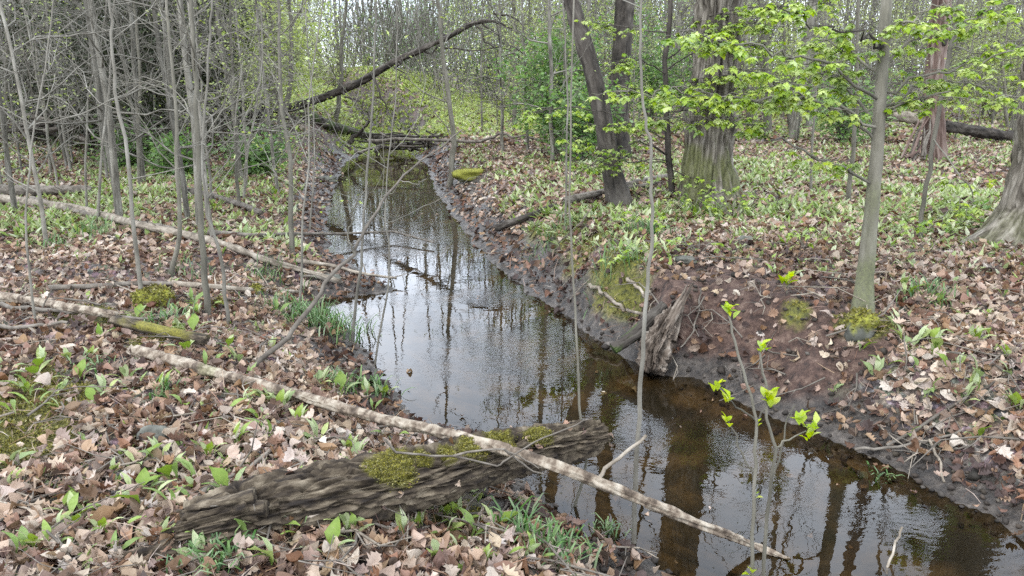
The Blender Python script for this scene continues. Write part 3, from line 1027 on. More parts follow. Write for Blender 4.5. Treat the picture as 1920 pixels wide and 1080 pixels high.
e = thing('fallen_twig', 'crooked thin grey stick with forked ends draped over the mossy log beneath the pale pole', 'fallen twig', PG(735, 850))
for k, L in enumerate([[(725, 828), (742, 848), (790, 852), (850, 855), (932, 874), (950, 862), (1000, 830), (1060, 805), (1112, 785)], [(850, 855), (890, 846), (945, 842), (975, 856), (1010, 878)],
                       [(945, 842), (970, 862), (1000, 884), (1020, 888)], [(725, 828), (718, 820)]]):
    branch(e, [PY(x, y, 2.62 + .0003 * (x - 700)) for x, y in L], .0055, .003, 'wood_grey', k, .003, sides=5, n=3)

# other fallen poles and sticks:  (label, name, pixels, start/end radius, mat)
FALLEN = [
    ('peeled pale log lying beside the mossy hump on the near left bank', 'fallen_log', [(-60, 573), (40, 580), (120, 593), (222, 612)], .040, .026, 'wood_pole', .04),
    ('dark crumbling mossy log between the peeled pale log and the long pole', 'fallen_log', [(215, 622), (270, 635), (330, 650), (395, 662)], .034, .036, 'wood_rotten', .02),
    ('long slender pale pole running down through the bare saplings to the muddy edge', 'fallen_pole', [(-40, 380), (60, 392), (150, 405), (250, 432), (340, 450), (430, 472), (500, 500), (560, 515), (640, 541)], .062, .018, 'wood_pale', .05),
    ('shorter pale pole lying alongside the long slender pole among the saplings', 'fallen_pole', [(60, 385), (130, 403), (200, 418), (270, 432), (330, 443)], .045, .03, 'wood_grey', .1),
    ('thin straight pole lying level from the saplings out over the shallow water', 'fallen_pole', [(390, 448), (480, 452), (560, 456), (640, 465), (740, 484), (815, 497)], .028, .010, 'wood_grey', .10),
    ('weathered grey log end behind the long slender pole at the edge of the leek patch', 'fallen_log', [(-60, 372), (40, 374), (110, 372), (175, 368)], .085, .06, 'wood_grey', .06),
    ('short rough log among wild leeks behind the bare saplings', 'fallen_log', [(338, 365), (400, 378), (450, 395), (490, 412)], .05, .04, 'wood_grey', .04),
    ('dark stick lying across the wet ditch in front of the mossy rock', 'fallen_branch', [(95, 556), (180, 550), (250, 548), (330, 548)], .022, .02, 'wood_grey', .07),
    ('grey pole with worn bark reaching from the mossy rock to the grass by the stream', 'fallen_branch', [(325, 549), (400, 550), (460, 555), (560, 562)], .026, .018, 'wood_pale', .07),
    ('pale stick resting on the mud spit and touching the water', 'fallen_branch', [(555, 503), (620, 512), (680, 527), (745, 541)], .022, .012, 'wood_pale', .03),
    ('short curved stick beside the pale stick on the mud spit', 'fallen_branch', [(562, 528), (600, 532), (645, 541)], .016, .012, 'wood_grey', .03),
    ('thin dark stick lying under the peeled pale log', 'fallen_branch', [(-20, 590), (80, 594), (180, 602), (300, 615)], .018, .010, 'wood_grey', .02),
    ('thin dark stick in the leaves of the near left bank behind the moss patch', 'fallen_branch', [(-20, 633), (60, 630), (130, 622)], .015, .010, 'wood_grey', .02),
    ('short grey branch leaning on the broken end of the rotten log', 'fallen_branch', [(350, 960), (420, 918), (480, 880), (548, 828)], .014, .009, 'wood_grey', .07),
    ('thin stick in the leaves beside the middle of the long pale pole', 'fallen_branch', [(600, 822), (660, 818), (730, 808), (760, 800)], .008, .006, 'wood_grey', .03),
    ('dark stick slanting down the leafy bank to the far mud', 'fallen_branch', [(932, 441), (975, 425), (1010, 408), (1045, 396)], .05, .025, 'bark_dark', .05),
    ('dark mossy log lying on the mud where the stream narrows', 'fallen_log', [(572, 228), (620, 250), (680, 268), (735, 282)], .16, .10, 'bark_dark', .10),
    ('long grey branch lying behind the twin trees and pointing to the big furrowed trunk', 'fallen_branch', [(1060, 392), (1130, 372), (1190, 352), (1255, 338)], .05, .03, 'wood_grey', .05),
    ('second grey branch close under the one that points to the big furrowed trunk', 'fallen_branch', [(1105, 378), (1160, 366), (1240, 352)], .03, .02, 'wood_grey', .03),
    ('broken stick pointing down from the leafy bank into the dark shallows', 'fallen_branch', [(1600, 864), (1680, 856), (1745, 838), (1800, 820)], .009, .007, 'wood_grey', .05),
    ('forked pale stick on the wet slope at the foot of the leafy bank', 'fallen_branch', [(1740, 840), (1758, 870), (1768, 920)], .008, .006, 'wood_pale', .04),
    ('long thin stick lying on the brown leaves of the near right bank', 'fallen_branch', [(1660, 850), (1760, 790), (1850, 738), (1935, 690)], .010, .006, 'wood_grey', .05),
    ('white barked fallen log beyond the maple sapling, close to the reddish dead trunk', 'fallen_log', [(1662, 214), (1700, 220), (1745, 228)], .16, .14, 'wood_pale', .55),
    ('long dark fallen log running past the reddish dead trunk', 'fallen_log', [(1770, 236), (1830, 246), (1880, 255), (1960, 266)], .15, .13, 'bark_dark', .40),
    ('mossy dark fallen log in the far woods on the near side of the brush', 'fallen_log', [(0, 208), (120, 214), (240, 206), (340, 212), (500, 214)], .24, .20, 'bark_dark', .35),
    ('pale curved root at the water edge beside the rotten stump', 'root', [(1105, 550), (1125, 566), (1150, 580), (1175, 596), (1215, 610)], .018, .012, 'wood_pale', .03),
    ('dead curled root above the rotten stump', 'root', [(1176, 542), (1192, 556), (1212, 572), (1220, 560)], .016, .012, 'wood_pale', .04),
    ('thin arched root reaching down from the red soil to the stump', 'root', [(1312, 560), (1310, 600), (1300, 640), (1275, 670)], .007, .006, 'wood_grey', .04),
    ('pale bent twig standing out of the shallow water by the frame edge', 'twig', [(1662, 1078), (1676, 1030), (1692, 988)], .006, .005, 'wood_pale', .10),
]
for i, (lab, nm, px, r0, r1, mt, up) in enumerate(FALLEN):
    G = [PG(x, y) for x, y in px]
    rs = np.linspace(r0, r1, len(G))
    # rest on the ground: bedded at the ends, straight between
    pts = [np.array([g[0], g[1], max(float(hz(g[0], g[1])), WZ) + q * .95 + (.05 if g[1] > 4 else .025)]) for g, q in zip(G, rs)]
    if lab.startswith('pale bent'):
        pts = [PZ(1662, 1078, WZ - .02), PY(1676, 1030, 2.78), PY(1692, 988, 2.79)]
    if up > .3:
        zz = np.array([PY(x, y, G[0][1] if nm != 'x' else 0)[2] for x, y in px])
        pts = [PY(x, y, 20.0) for x, y in px]
    # straighten heights so that the pole does not follow every bump
    z = np.array([p[2] for p in pts])
    zs = np.linspace(z[0], z[-1], len(z)) if len(z) > 2 else z
    if up <= .3 and 'root' not in nm:
        zz = .5 * z + .5 * zs
        for p, q in zip(pts, np.maximum(zz, z - .015)):
            p[2] = q
    e = thing(nm, lab, nm.replace('_', ' '), pts[len(pts) // 2])
    L = np.linalg.norm(pts[-1] - pts[0])
    if r0 > .02:
        body('trunk', e, pts, rs, int(min(220, 30 + L * 50)), 14 if r0 < .04 else 28, r0 * .22, 1.1 / r0, 5, mt, part='trunk' if 'log' in nm or 'pole' in nm else 'stick',
             mosst=(lambda V: .85 * sstep(.45, .68, fbm(V[:, 0] * 5, V[:, 1] * 5, V[:, 2] * 5 + 3, 2)) * (V[:, 2] > -.01)) if 'mossy' in ' '.join(lab.split()[:3]) else None, seed=i, jag=r0 * 1.5)
    else:
        branch(e, pts, r0, r1, mt, i, r0 * .7, name='stick')
    rg = np.random.default_rng(200 + i)
    if L > .5:   # stubs of side twigs
        for k in range(rg.integers(1, 5)):
            a = pts[rg.integers(0, len(pts) - 1)]
            b = pts[min(len(pts) - 1, 1 + rg.integers(0, len(pts)))]
            s = a + (b - a) * rg.random()
            d = rg.normal(0, 1, 3)
            d[2] = abs(d[2]) * .6
            d = d / np.linalg.norm(d) * rg.uniform(.06, .25) * (1 + r0 * 8)
            branch(e, [s, s + d * .5 + rg.normal(0, .01, 3), s + d], min(r0 * .35, .008), .002, mt, k, .006, name='twig', sides=4, n=2)

# the rotten leaning stump on the right bank
e = thing('rotten_stump', 'grey splintered stump leaning on the red soil bank with its foot in the stream', 'stump', PZ(1225, 690, WZ))
y0 = e.location[1]
body('wood', e, [PY(1218, 702, y0 - .14), PY(1230, 655, y0 - .10), PY(1246, 615, y0 - .03), PY(1262, 580, y0 + .06)], [.095, .11, .075, .03], 260, 180, .05, 50, 6, 'wood_stump', part='trunk', seed=6, sharp=.6, jag=.15)
for k, (x, y, x2, y2) in enumerate([(1240, 625, 1288, 535), (1250, 620, 1300, 530), (1235, 640, 1258, 570), (1262, 640, 1282, 575), (1222, 660, 1236, 590)]):
    me, _ = rough_tube('splinter', [PY(x, y, y0 - .08) - np.array(e.location), PY((x + x2) / 2, (y + y2) / 2, y0 + .0) - np.array(e.location), PY(x2, y2, y0 + .10) - np.array(e.location)],
                       [.032, .022, .005], 40, 14, .008, 50, 5, 'wood_stump', seed=k + 3)
    kid('splinter', me, e)
e = thing('mossy_log', 'dark mossy log wedged against the leaning stump at the water edge', 'log', PZ(1170, 650, WZ))
body('wood', e, [PY(1150, 655, y0 + .0), PY(1190, 628, y0 + .05), PY(1225, 590, y0 + .14), PY(1245, 570, y0 + .18)], [.04, .05, .045, .03], 90, 40, .015, 30, 4, 'bark_dark', part='trunk', mosst=lambda V: sstep(.45, .6, fbm(V[:, 0] * 8, V[:, 1] * 8, V[:, 2] * 8, 2)), seed=12)

# stones
def stone(px, py, rx, rz, label, moss=None, seed=0, mat='stone', tuft=0, sink=.3):
    p = PG(px, py)
    e = thing('mossy_rock' if moss else 'stone', label, 'rock' if moss else 'stone', (p[0], p[1], p[2]))
    n, m_ = 44, 28
    th = np.linspace(0, 2 * math.pi, n, endpoint=False)[None]
    ph = np.linspace(.02, math.pi - .02, m_)[:, None]
    D = np.stack([np.sin(ph) * np.cos(th), np.sin(ph) * np.sin(th), np.cos(ph) + 0 * th], -1).reshape(-1, 3)
    f = 1 + (fbm(D[:, 0] * 1.3 + seed, D[:, 1] * 1.3 + 3, D[:, 2] * 1.3 + 7, 4) - .5) * .9
    D2 = np.sign(D) * np.abs(D) ** .85
    V = D2 * f[:, None] * np.array([rx, rx * .8, rz])
    V[:, 2] += rz * (1 - sink) * .6
    i = np.arange(m_ - 1)[:, None]
    j = np.arange(n)[None]
    F = np.stack([i * n + j, i * n + (j + 1) % n, (i + 1) * n + (j + 1) % n, (i + 1) * n + j], -1).reshape(-1, 4)
    mv = np.zeros(len(V))
    if moss:
        mv = sstep(.3, .55, D[:, 2] * .5 + .5 * fbm(D[:, 0] * 3, D[:, 1] * 3, D[:, 2] * 3 + seed, 2) + moss)
    kid('rock_body', mesh_from('rock_body', V, [F], M[mat], {'m': mv}), e)
    if tuft:
        tufts('moss', V, mv, tuft, e, seed + 50, .012, .03)


stone(292, 578, .125, .12, 'rounded boulder capped in bright yellow moss beside the ditch, between the bare saplings', .35, 1, tuft=2600)
stone(480, 550, .06, .05, 'small moss topped stone behind the grey pole near the stream grass', .2, 2, tuft=500)
stone(290, 830, .07, .055, 'smooth dark grey stone among wild leek leaves on the near left bank', None, 3)
stone(1612, 630, .10, .11, 'pale stone with a moss topped face under the foot of the maple sapling', .05, 4, tuft=900)
stone(1285, 492, .09, .04, 'flat pale grey stone on the bank above the red soil', None, 5)
stone(1395, 460, .08, .06, 'dark rounded stone among leaves in front of the big furrowed trunk', None, 6, mat='stone')
stone(620, 525, .10, .04, 'dark wet stone on the mud spit behind the pale stick', None, 8)
stone(410, 575, .05, .04, 'little mossy stone at the foot of the forked bare sapling', .1, 9, tuft=300)
stone(625, 402, .12, .035, 'flat pale stone at the far left water edge', None, 10)
stone(880, 335, .30, .14, 'low moss covered boulder on the far right bank of the stream', .3, 11, tuft=1200)
stone(615, 340, .2, .08, 'dark boulder beside the far end of the pool', None, 13)


# ------------------------------------------------------------------ tree growing
class Tree:
    def __init__(s, seed):
        s.r = np.random.default_rng(seed)
        s.trunk, s.wood, s.tips = TB(), TB(), []

    def limb(s, p, d, L, r, lvl, maxl, kids=(4, 3), sag=.0, jit=.22, sides=4, minr=.0012):
        n = 5 if lvl == 0 else 4
        rg = s.r
        d = d / np.linalg.norm(d)
        P = [p]
        for i in range(n):
            d = d + rg.normal(0, jit, 3) + np.array([0, 0, .10 - sag])
            d /= np.linalg.norm(d)
            P.append(P[-1] + d * L / n)
        P = np.array(P)
        s.wood.add(P, np.linspace(r, max(minr, r * .25), n + 1), sides if lvl == 0 else 3)
        if lvl >= maxl:
            s.tips.append((P[-1], d))
            s.tips.append((P[-2], d))
            return
        k = kids[min(lvl, len(kids) - 1)]
        for c in range(k):
            u = rg.uniform(.25, 1.0)
            q = u * n
            i = min(n - 1, int(q))
            b = P[i] + (P[i + 1] - P[i]) * (q - i)
            dd = (P[i + 1] - P[i]) / (L / n) * .9 + rg.normal(0, .55, 3)
            s.limb(b, dd, L * rg.uniform(.35, .62), r * .5 * (1 - .5 * u) + minr, lvl + 1, maxl, kids, sag, jit, sides, minr)

    def leaves(s, per, s0, s1, spread, tpl=LEAF4, sagn=.2):
        if not s.tips: return None
        rg = s.r
        T = np.array([t for t, _ in s.tips])
        T = np.repeat(T, per, 0)
        T = T + rg.normal(0, spread, T.shape)
        n = len(T)
        nr = rg.normal(0, .6, (n, 3)) + np.array([0, 0, 1.0])
        return inst(tpl, T, rotm(nr, rg.random(n) * 6.28), rg.uniform(s0, s1, n), np.clip(rg.beta(2, 2, n), 0, 1))


def make_tree(name, label, cat, seed, path, rad, crown, mat, group=None, leafmat=None, per=2, ls=(.04, .07), lspread=.06, rough=False, loc=None, flare=.0, woodmat=None, moss=0.0):
    """path: world points of the trunk; crown: dict(n, z0, L, r, maxl, kids...)"""
    path = np.asarray(path, float)
    loc = path[0] if loc is None else loc
    e = thing(name, label, cat, loc, group)
    P = path - loc
    rad = np.interp(np.linspace(0, 1, len(P)), np.linspace(0, 1, len(rad)), rad)
    T = Tree(seed)
    if rough:
        mf = (lambda V: moss * sstep(.45, .6, fbm(V[:, 0] * 4, V[:, 1] * 4, V[:, 2] * 2 + seed, 3) * (1.2 - V[:, 2] * .5))) if moss else None
        me, V = rough_tube('trunk', P, rad, **rough, mat=mat, flare=flare, seed=seed, mosst=mf, caps=False)
        kid('trunk', me, e)
    else:
        W = wig(P, None, 3, seed, min(.02, rad[0] * .3))
        rw = np.interp(np.linspace(0, 1, len(W)), np.linspace(0, 1, len(rad)), rad)
        T.trunk.add(W, rw, 9)
        kid('trunk', T.trunk.mesh('trunk', M[mat], moss=lambda V: moss * sstep(.5, .62, fbm(V[:, 0] * 9, V[:, 1] * 9, V[:, 2] * 3 + seed, 2)) * np.clip(1.3 - V[:, 2], 0, 1)), e)
    c = dict(n=10, z0=1.0, z1=1.0, L=1.0, r=.01, maxl=1, kids=(4, 3), elev=.35, sag=.0, jit=.2, Lt=.35)
    c.update(crown)
    hts = P[:, 2]
    Htot = hts[-1]
    for k in range(c['n']):
        zz = c['z0'] + (Htot * c['z1'] - c['z0']) * (k + T.r.random()) / c['n']
        b = np.array([np.interp(zz, hts, P[:, 0]), np.interp(zz, hts, P[:, 1]), zz])
        rr_ = np.interp(zz, hts, rad)
        a = T.r.random() * 6.283
        el = c['elev'] + T.r.normal(0, .18)
        f = (zz - c['z0']) / max(.1, Htot - c['z0'])
        L = c['L'] * (1 - (1 - c['Lt']) * f) * T.r.uniform(.6, 1.15)
        T.limb(b, np.array([math.cos(a) * math.cos(el), math.sin(a) * math.cos(el), math.sin(el)]), L, min(rr_ * .6, c['r'] * (1 - .4 * f)), 0, c['maxl'], c['kids'], c['sag'], c['jit'])
    if T.wood.t:
        o = kid('branches' if 0 else 'crown', T.wood.mesh('crown', M[woodmat or mat], moss=lambda V: np.zeros(len(V))), e)
        o['kind'] = 'stuff'
    if leafmat and T.tips:
        V, F, A = T.leaves(per, ls[0], ls[1], lspread)
        o = kid('foliage', mesh_from('foliage', V, [F], M[leafmat], {'v': A}), e, 'stuff')
    return e, T


def seen_path(px, y0, H, lean=0.0, seed=0):
    """trunk points: seen pixels at the depth of the base, then on up to height H"""
    base = PG(*px[0])
    Y = y0 or base[1]
    pts = [np.array([PY(px[0][0], px[0][1], base[1])[0], base[1], float(hz(base[0], base[1])) - .03])] if y0 is None else [PY(px[0][0], px[0][1], y0)]
    if y0:
        b = pts[0]
        pts = [np.array([b[0], b[1], float(hz(b[0], b[1])) - .05])]
    for k, (x, y) in enumerate(px[1:]):
        pts.append(PY(x, y, Y + lean * (k + 1)))
    rg = np.random.default_rng(seed + 900)
    d = (pts[-1] - pts[-2])
    d /= max(.2, d[2])
    d[:2] = np.clip(d[:2], -.22, .22) * .6
    d[2] = 1
    while pts[-1][2] < H:
        st = max(.6, H / 7)
        pts.append(pts[-1] + (d + np.array([rg.normal(0, .04), rg.normal(0, .04), 0])) * st)
    return pts


# the big trees -----------------------------------------------------
RB = dict(nseg=420, nside=220, amp=.060, kc=17, kl=2.0, sharp=.8)
big = seen_path([(1328, 372), (1326, 330), (1330, 250), (1338, 120), (1345, 0)], None, 21, seed=1)
make_tree('big_tree', 'broad old trunk with deeply furrowed grey bark and flared mossy foot behind the maple leaves', 'tree', 11, big,
          np.interp(np.linspace(0, 1, len(big)), [0, .06, .15, .5, 1], [.35, .315, .295, .24, .06]), dict(n=26, z0=7, L=5.5, r=.09, maxl=2, kids=(5, 4), elev=.6), 'bark_big', rough=RB, flare=.22, leafmat='leaf_spring', per=1, moss=.7)
p = seen_path([(1948, 440), (1955, 380), (1965, 300), (1985, 150), (1995, 0)], None, 20, seed=2)
make_tree('big_tree', 'dark furrowed trunk with a wide flared base cut by the picture edge', 'tree', 12, p,
          np.interp(np.linspace(0, 1, len(p)), [0, .08, .2, .5, 1], [.40, .30, .27, .22, .05]), dict(n=22, z0=7, L=5, r=.08, maxl=2, kids=(5, 4), elev=.6), 'bark_big', rough=RB, flare=.5, leafmat='leaf_spring', per=1, moss=.3)
p = seen_path([(1168, 388), (1150, 330), (1135, 240), (1122, 170), (1095, 80), (1062, -20)], None, 15, lean=.15, seed=3)
make_tree('leaning_tree', 'dark crooked tree leaning away from the stream with shaggy bark', 'tree', 13, p,
          np.interp(np.linspace(0, 1, len(p)), [0, .1, .3, 1], [.14, .12, .11, .03]), dict(n=22, z0=3.0, L=3.4, r=.05, maxl=2, kids=(4, 3), elev=.5), 'bark_dark', rough=dict(nseg=200, nside=60, amp=.022, kc=18, kl=3), flare=.25, leafmat='leaf_spring', per=1)
p = seen_path([(1160, 262), (1158, 200), (1165, 110), (1172, 0)], 16.0, 20, seed=4)
make_tree('dark_tree', 'tall straight dark trunk wrapped in vines behind the leaning crooked tree', 'tree', 14, p,
          np.interp(np.linspace(0, 1, len(p)), [0, .1, .5, 1], [.24, .20, .17, .04]), dict(n=24, z0=4.5, L=4.5, r=.07, maxl=2, kids=(4, 3), elev=.5), 'bark_dark', rough=dict(nseg=200, nside=60, amp=.025, kc=14, kl=3), flare=.3, leafmat='leaf_spring', per=1)
p = seen_path([(1752, 296), (1750, 220), (1752, 150), (1760, 60), (1768, -20)], None, 10, seed=5)
ered, _ = make_tree('dead_tree', 'reddish brown dead trunk with peeling stringy bark and a dark hole', 'dead tree', 15, p,
          np.interp(np.linspace(0, 1, len(p)), [0, .1, .5, 1], [.21, .18, .16, .08]), dict(n=7, z0=2.6, L=1.6, r=.03, maxl=1, kids=(2, 2), elev=.2), 'bark_red', rough=dict(nseg=200, nside=80, amp=.035, kc=16, kl=1.5), flare=.18)
hp = PY(1772, 72, float(p[0][1]) - .2) - np.array(ered.location)
me, _ = rough_tube('hole', [hp - np.array([0, 0, .14]), hp, hp + np.array([0, 0, .14])], [.03, .07, .03], 14, 12, .01, 10, 2, 'bark_dark')
kid('hole', me, ered)
r = np.random.default_rng(77)
for k in range(9):        # split splinters leaning at its foot
    x = r.uniform(1690, 1745)
    b0 = PY(x, 300 + r.uniform(-10, 6), p[0][1] - .4) - np.array(ered.location)
    b1 = PY(1735 + r.uniform(-8, 12), 235 + r.uniform(-20, 25), p[0][1] - .15) - np.array(ered.location)
    tb = TB(); tb.add(wig([b0, b1], None, 3, k, .03), [.03, .028, .02, .012], 5)
    kid('splinter', tb.mesh('splinter', M['bark_red' if k % 2 else 'wood_grey'], moss=lambda V: 0 * V[:, 0]), ered)

# the maple sapling with its branches ---------------------------------
sap = seen_path([(1617, 588), (1622, 520), (1632, 420), (1643, 300), (1652, 160), (1662, 0)], None, 6.2, seed=6)
ms, _ = make_tree('maple_sapling', 'smooth grey young maple standing on the bank above the moss topped stone', 'tree', 16, sap,
          np.interp(np.linspace(0, 1, len(sap)), [0, .04, .3, 1], [.066, .052, .040, .01]), dict(n=16, z0=2.4, L=1.8, r=.012, maxl=1, kids=(4, 3), elev=.35), 'bark_sapling', rough=dict(nseg=240, nside=28, amp=.004, kc=30, kl=4), flare=.3, leafmat='leaf_maple', per=4, ls=(.04, .06), moss=.5)
YS = sap[0][1]

# a drooping spray: leaves that hang like a little umbrella from a twig tip
def make_clusters(pos, r, scale=1.0, vbase=.5):
    parts = []
    n = len(pos)
    vc = r.normal(0, .24, n)
    for k in range(5):
        yaw = r.random(n) * 6.28 if k == 0 else yaw0 + k * 1.2566 + r.normal(0, .25, n)
        if k == 0: yaw0 = yaw
        droop = r.uniform(.35, 1.0, n)
        nr = np.stack([np.sin(droop) * np.cos(yaw), np.sin(droop) * np.sin(yaw), np.cos(droop)], 1)
        tpl = CL[k % len(CL)]
        keepm = r.random(n) < .86
        parts.append(inst(tpl, pos[keepm], rotm(nr[keepm], yaw[keepm]), (r.uniform(.038, .068, n) * scale)[keepm], np.clip(vbase + vc + r.normal(0, .16, n), 0, 1)[keepm]))
    return join(parts)


CL = [fan_leaf(MAPLE, -.6, .1, -.35, 21), fan_leaf(MAPLE, -.9, -.2, -.25, 22), fan_leaf(OVAL, -.7, .1, -.4, 23)]


def spray(root, start, px, y, nclus, seed, r0=.010, width=22, hang=18, scale=1.0, dy=0.0, mat='bark_sapling', bname='branch'):
    """a leafy branch of a tree: wood along the seen pixels, side twigs, leaf clusters"""
    rg = np.random.default_rng(seed)
    o = np.array(root.location)
    pts = ([np.asarray(start)] if start is not None else []) + [PY(x, yy, y + dy * i) for i, (x, yy) in enumerate(px)]
    P = wig(pts, None, 4, seed, .018)
    tb = TB()
    tb.add(P - o, np.linspace(r0, .0025, len(P)), 6)
    nclus = int(nclus * 1.9)
    m = max(3, nclus // 3)
    cl = []
    off = 1 if start is not None else 0
    for k in range(m):
        q = rg.uniform(.0 if off == 0 else 3.0, len(P) - 1.001)
        i = int(q)
        b = P[i] + (P[i + 1] - P[i]) * (q - i)
        sc = y / FPX
        d = np.array([rg.normal(0, width), rg.normal(0, width * 1.2), rg.normal(-hang * .2, hang * .5)]) * sc
        T = wig([b, b + d * .6, b + d], None, 2, seed + k, .008)
        tb.add(T - o, np.linspace(.0035, .0015, len(T)), 4)
        for c in range(3):
            u = rg.uniform(.3, 1)
            cl.append(b + d * u + np.array([rg.normal(0, .035), rg.normal(0, .05), rg.normal(-.01, .02)]))
    w = kid(bname, tb.mesh(bname, M[mat], moss=lambda V: 0 * V[:, 0]), root)
    V, F, A = make_clusters(np.array(cl) - o, rg, scale)
    f = link('foliage', mesh_from('foliage', V, F, M['leaf_maple'], {'v': A}), w)
    f['kind'] = 'stuff'
    return w


def at(P, z):
    P = np.asarray(P)
    return np.array([np.interp(z, P[:, 2], P[:, k]) for k in range(3)])


def onpx(x, y, yy=None):
    return PY(x, y, yy or YS)


spray(ms, onpx(1640, 262), [(1590, 212), (1530, 190), (1470, 168), (1400, 132), (1320, 120)], YS - .1, 44, 1, dy=-.12, width=30)
spray(ms, onpx(1636, 345), [(1580, 312), (1520, 292), (1455, 262), (1400, 232), (1330, 224), (1240, 226)], YS - .1, 26, 2, dy=-.05, width=34, hang=8)
spray(ms, onpx(1650, 215), [(1700, 190), (1760, 175), (1830, 160), (1915, 140)], YS, 20, 3, dy=-.1)
spray(ms, onpx(1655, 100), [(1640, 75), (1590, 60), (1540, 48), (1490, 25), (1430, 8)], YS - .1, 26, 4, mat='bark_dark')
spray(ms, onpx(1655, 120), [(1720, 70), (1780, 45), (1850, 20), (1900, 0)], YS + .1, 26, 5)
spray(ms, onpx(1655, 170), [(1760, 135), (1830, 120), (1900, 95), (1960, 80)], YS - .1, 22, 6)
spray(ms, onpx(1652, 190), [(1560, 120), (1500, 105), (1430, 85), (1350, 70), (1280, 60)], YS - .2, 40, 7, dy=-.08, width=30)
spray(ms, onpx(1650, 240), [(1540, 180), (1420, 190), (1330, 178), (1230, 170), (1160, 160)], YS - .2, 44, 8, dy=-.08, width=34)
spray(ms, onpx(1620, 560), [(1600, 330), (1560, 320), (1500, 305)], YS + .2, 3, 9, r0=.006) if False else None

spray(ms, onpx(1645, 230), [(1590, 170), (1560, 140), (1510, 120), (1450, 130)], YS + .3, 34, 71, width=34)
spray(ms, onpx(1655, 60), [(1700, 40), (1740, 20), (1790, 5)], YS - .2, 22, 72, width=30)
spray(ms, onpx(1652, 210), [(1710, 160), (1780, 150), (1850, 170), (1900, 180)], YS + .2, 26, 73, width=32)
spray(ms, onpx(1655, 150), [(1600, 100), (1560, 80), (1530, 60)], YS + .2, 24, 74, width=30)
# second maple: thin dark stem left of the big trunk, its layered sprays cover the trunk
t2 = seen_path([(1262, 335), (1252, 250), (1248, 150), (1256, 40), (1254, -20)], 9.2, 8.5, seed=7)
m2, _ = make_tree('maple_sapling', 'thin dark stemmed maple full of drooping bright leaves in front of the big furrowed trunk', 'tree', 17, t2,
          np.interp(np.linspace(0, 1, len(t2)), [0, .2, 1], [.042, .032, .008]), dict(n=14, z0=2.6, L=1.8, r=.012, maxl=1, kids=(4, 3), elev=.3), 'bark_dark', leafmat='leaf_maple', per=4, ls=(.05, .07))
Y2 = t2[0][1]
for k, (st, px, n, kw) in enumerate([
    ((1252, 80), [(1330, 30), (1400, 15), (1480, 12), (1560, 5)], 50, dict(width=30)),
    ((1252, 130), [(1310, 95), (1370, 75), (1440, 85)], 60, dict(width=32)),
    ((1250, 180), [(1300, 150), (1370, 140), (1440, 150), (1500, 170)], 70, dict(width=36)),
    ((1250, 200), [(1200, 170), (1170, 165)], 26, {}),
    ((1250, 230), [(1300, 185), (1360, 180), (1420, 175)], 60, dict(width=34)),
    ((1252, 260), [(1290, 225), (1350, 222), (1400, 226), (1440, 235)], 40, dict(hang=8)),
    ((1252, 262), [(1200, 235), (1160, 232), (1100, 235)], 32, dict(hang=8)),
    ((1258, 290), [(1200, 265), (1140, 280), (1080, 262), (1040, 250)], 34, {}),
    ((1260, 300), [(1180, 305), (1120, 300), (1075, 330)], 26, {}),
    ((1262, 320), [(1290, 330), (1320, 345)], 14, {}),
    ((1250, 60), [(1170, 50), (1110, 40)], 20, {}),
    ((1262, 300), [(1150, 215), (1080, 200), (1020, 205), (985, 215)], 34, {}), ((1262, 310), [(1160, 290), (1110, 310), (1060, 300)], 22, {}),
    ((1252, 110), [(1320, 60), (1390, 45), (1460, 50)], 60, dict(width=36)), ((1252, 210), [(1330, 205), (1400, 195), (1480, 200)], 40, dict(width=30)),
    ((1250, 140), [(1200, 110), (1150, 120)], 26, {})]):
    spray(m2, PY(st[0], st[1], Y2), px, Y2 - .3, n, 30 + k, r0=.009, scale=1.02, dy=-.25, **kw, mat='bark_dark')

# green low maple seedling sprays by the big trunk and beyond
for k, (x, y, h, n) in enumerate([(1300, 400, .45, 40), (1375, 412, .40, 34), (1210, 440, .35, 22), (1150, 500, .25, 16), (1310, 480, .25, 12), (1510, 470, .3, 10)]):
    p0 = PG(x, y)
    e = thing('maple_seedling', ['low maple seedling with a layer of bright leaves at the foot of the big trunk', 'spreading maple seedling just beyond the dark rounded stone', 'bushy little seedling on the crest of the leafy bank',
                                 'small bright seedling growing on the bank edge above the curled roots', 'tiny seedling beside the flat pale grey stone', 'sparse seedling on the bank behind the yellow budding sprout'][k], 'seedling', p0)
    rg = np.random.default_rng(300 + k)
    tb = TB()
    cl = []
    for q in range(n // 2):
        a = rg.random() * 6.28
        d = np.array([math.cos(a) * h * rg.uniform(.3, 1.3), math.sin(a) * h * rg.uniform(.3, 1), h * rg.uniform(.35, .8)])
        tb.add([np.zeros(3), d * .5 + np.array([0, 0, .05]), d], [.004, .003, .0015], 4)
        cl += [d, d * .8 + rg.normal(0, .03, 3)]
    kid('stems', tb.mesh('stems', M['bark_sapling'], moss=lambda V: 0 * V[:, 0]), e, 'stuff')
    V, F, A = make_clusters(np.array(cl), rg, .9)
    kid('foliage', mesh_from('foliage', V, F, M['leaf_maple'], {'v': A}), e, 'stuff')

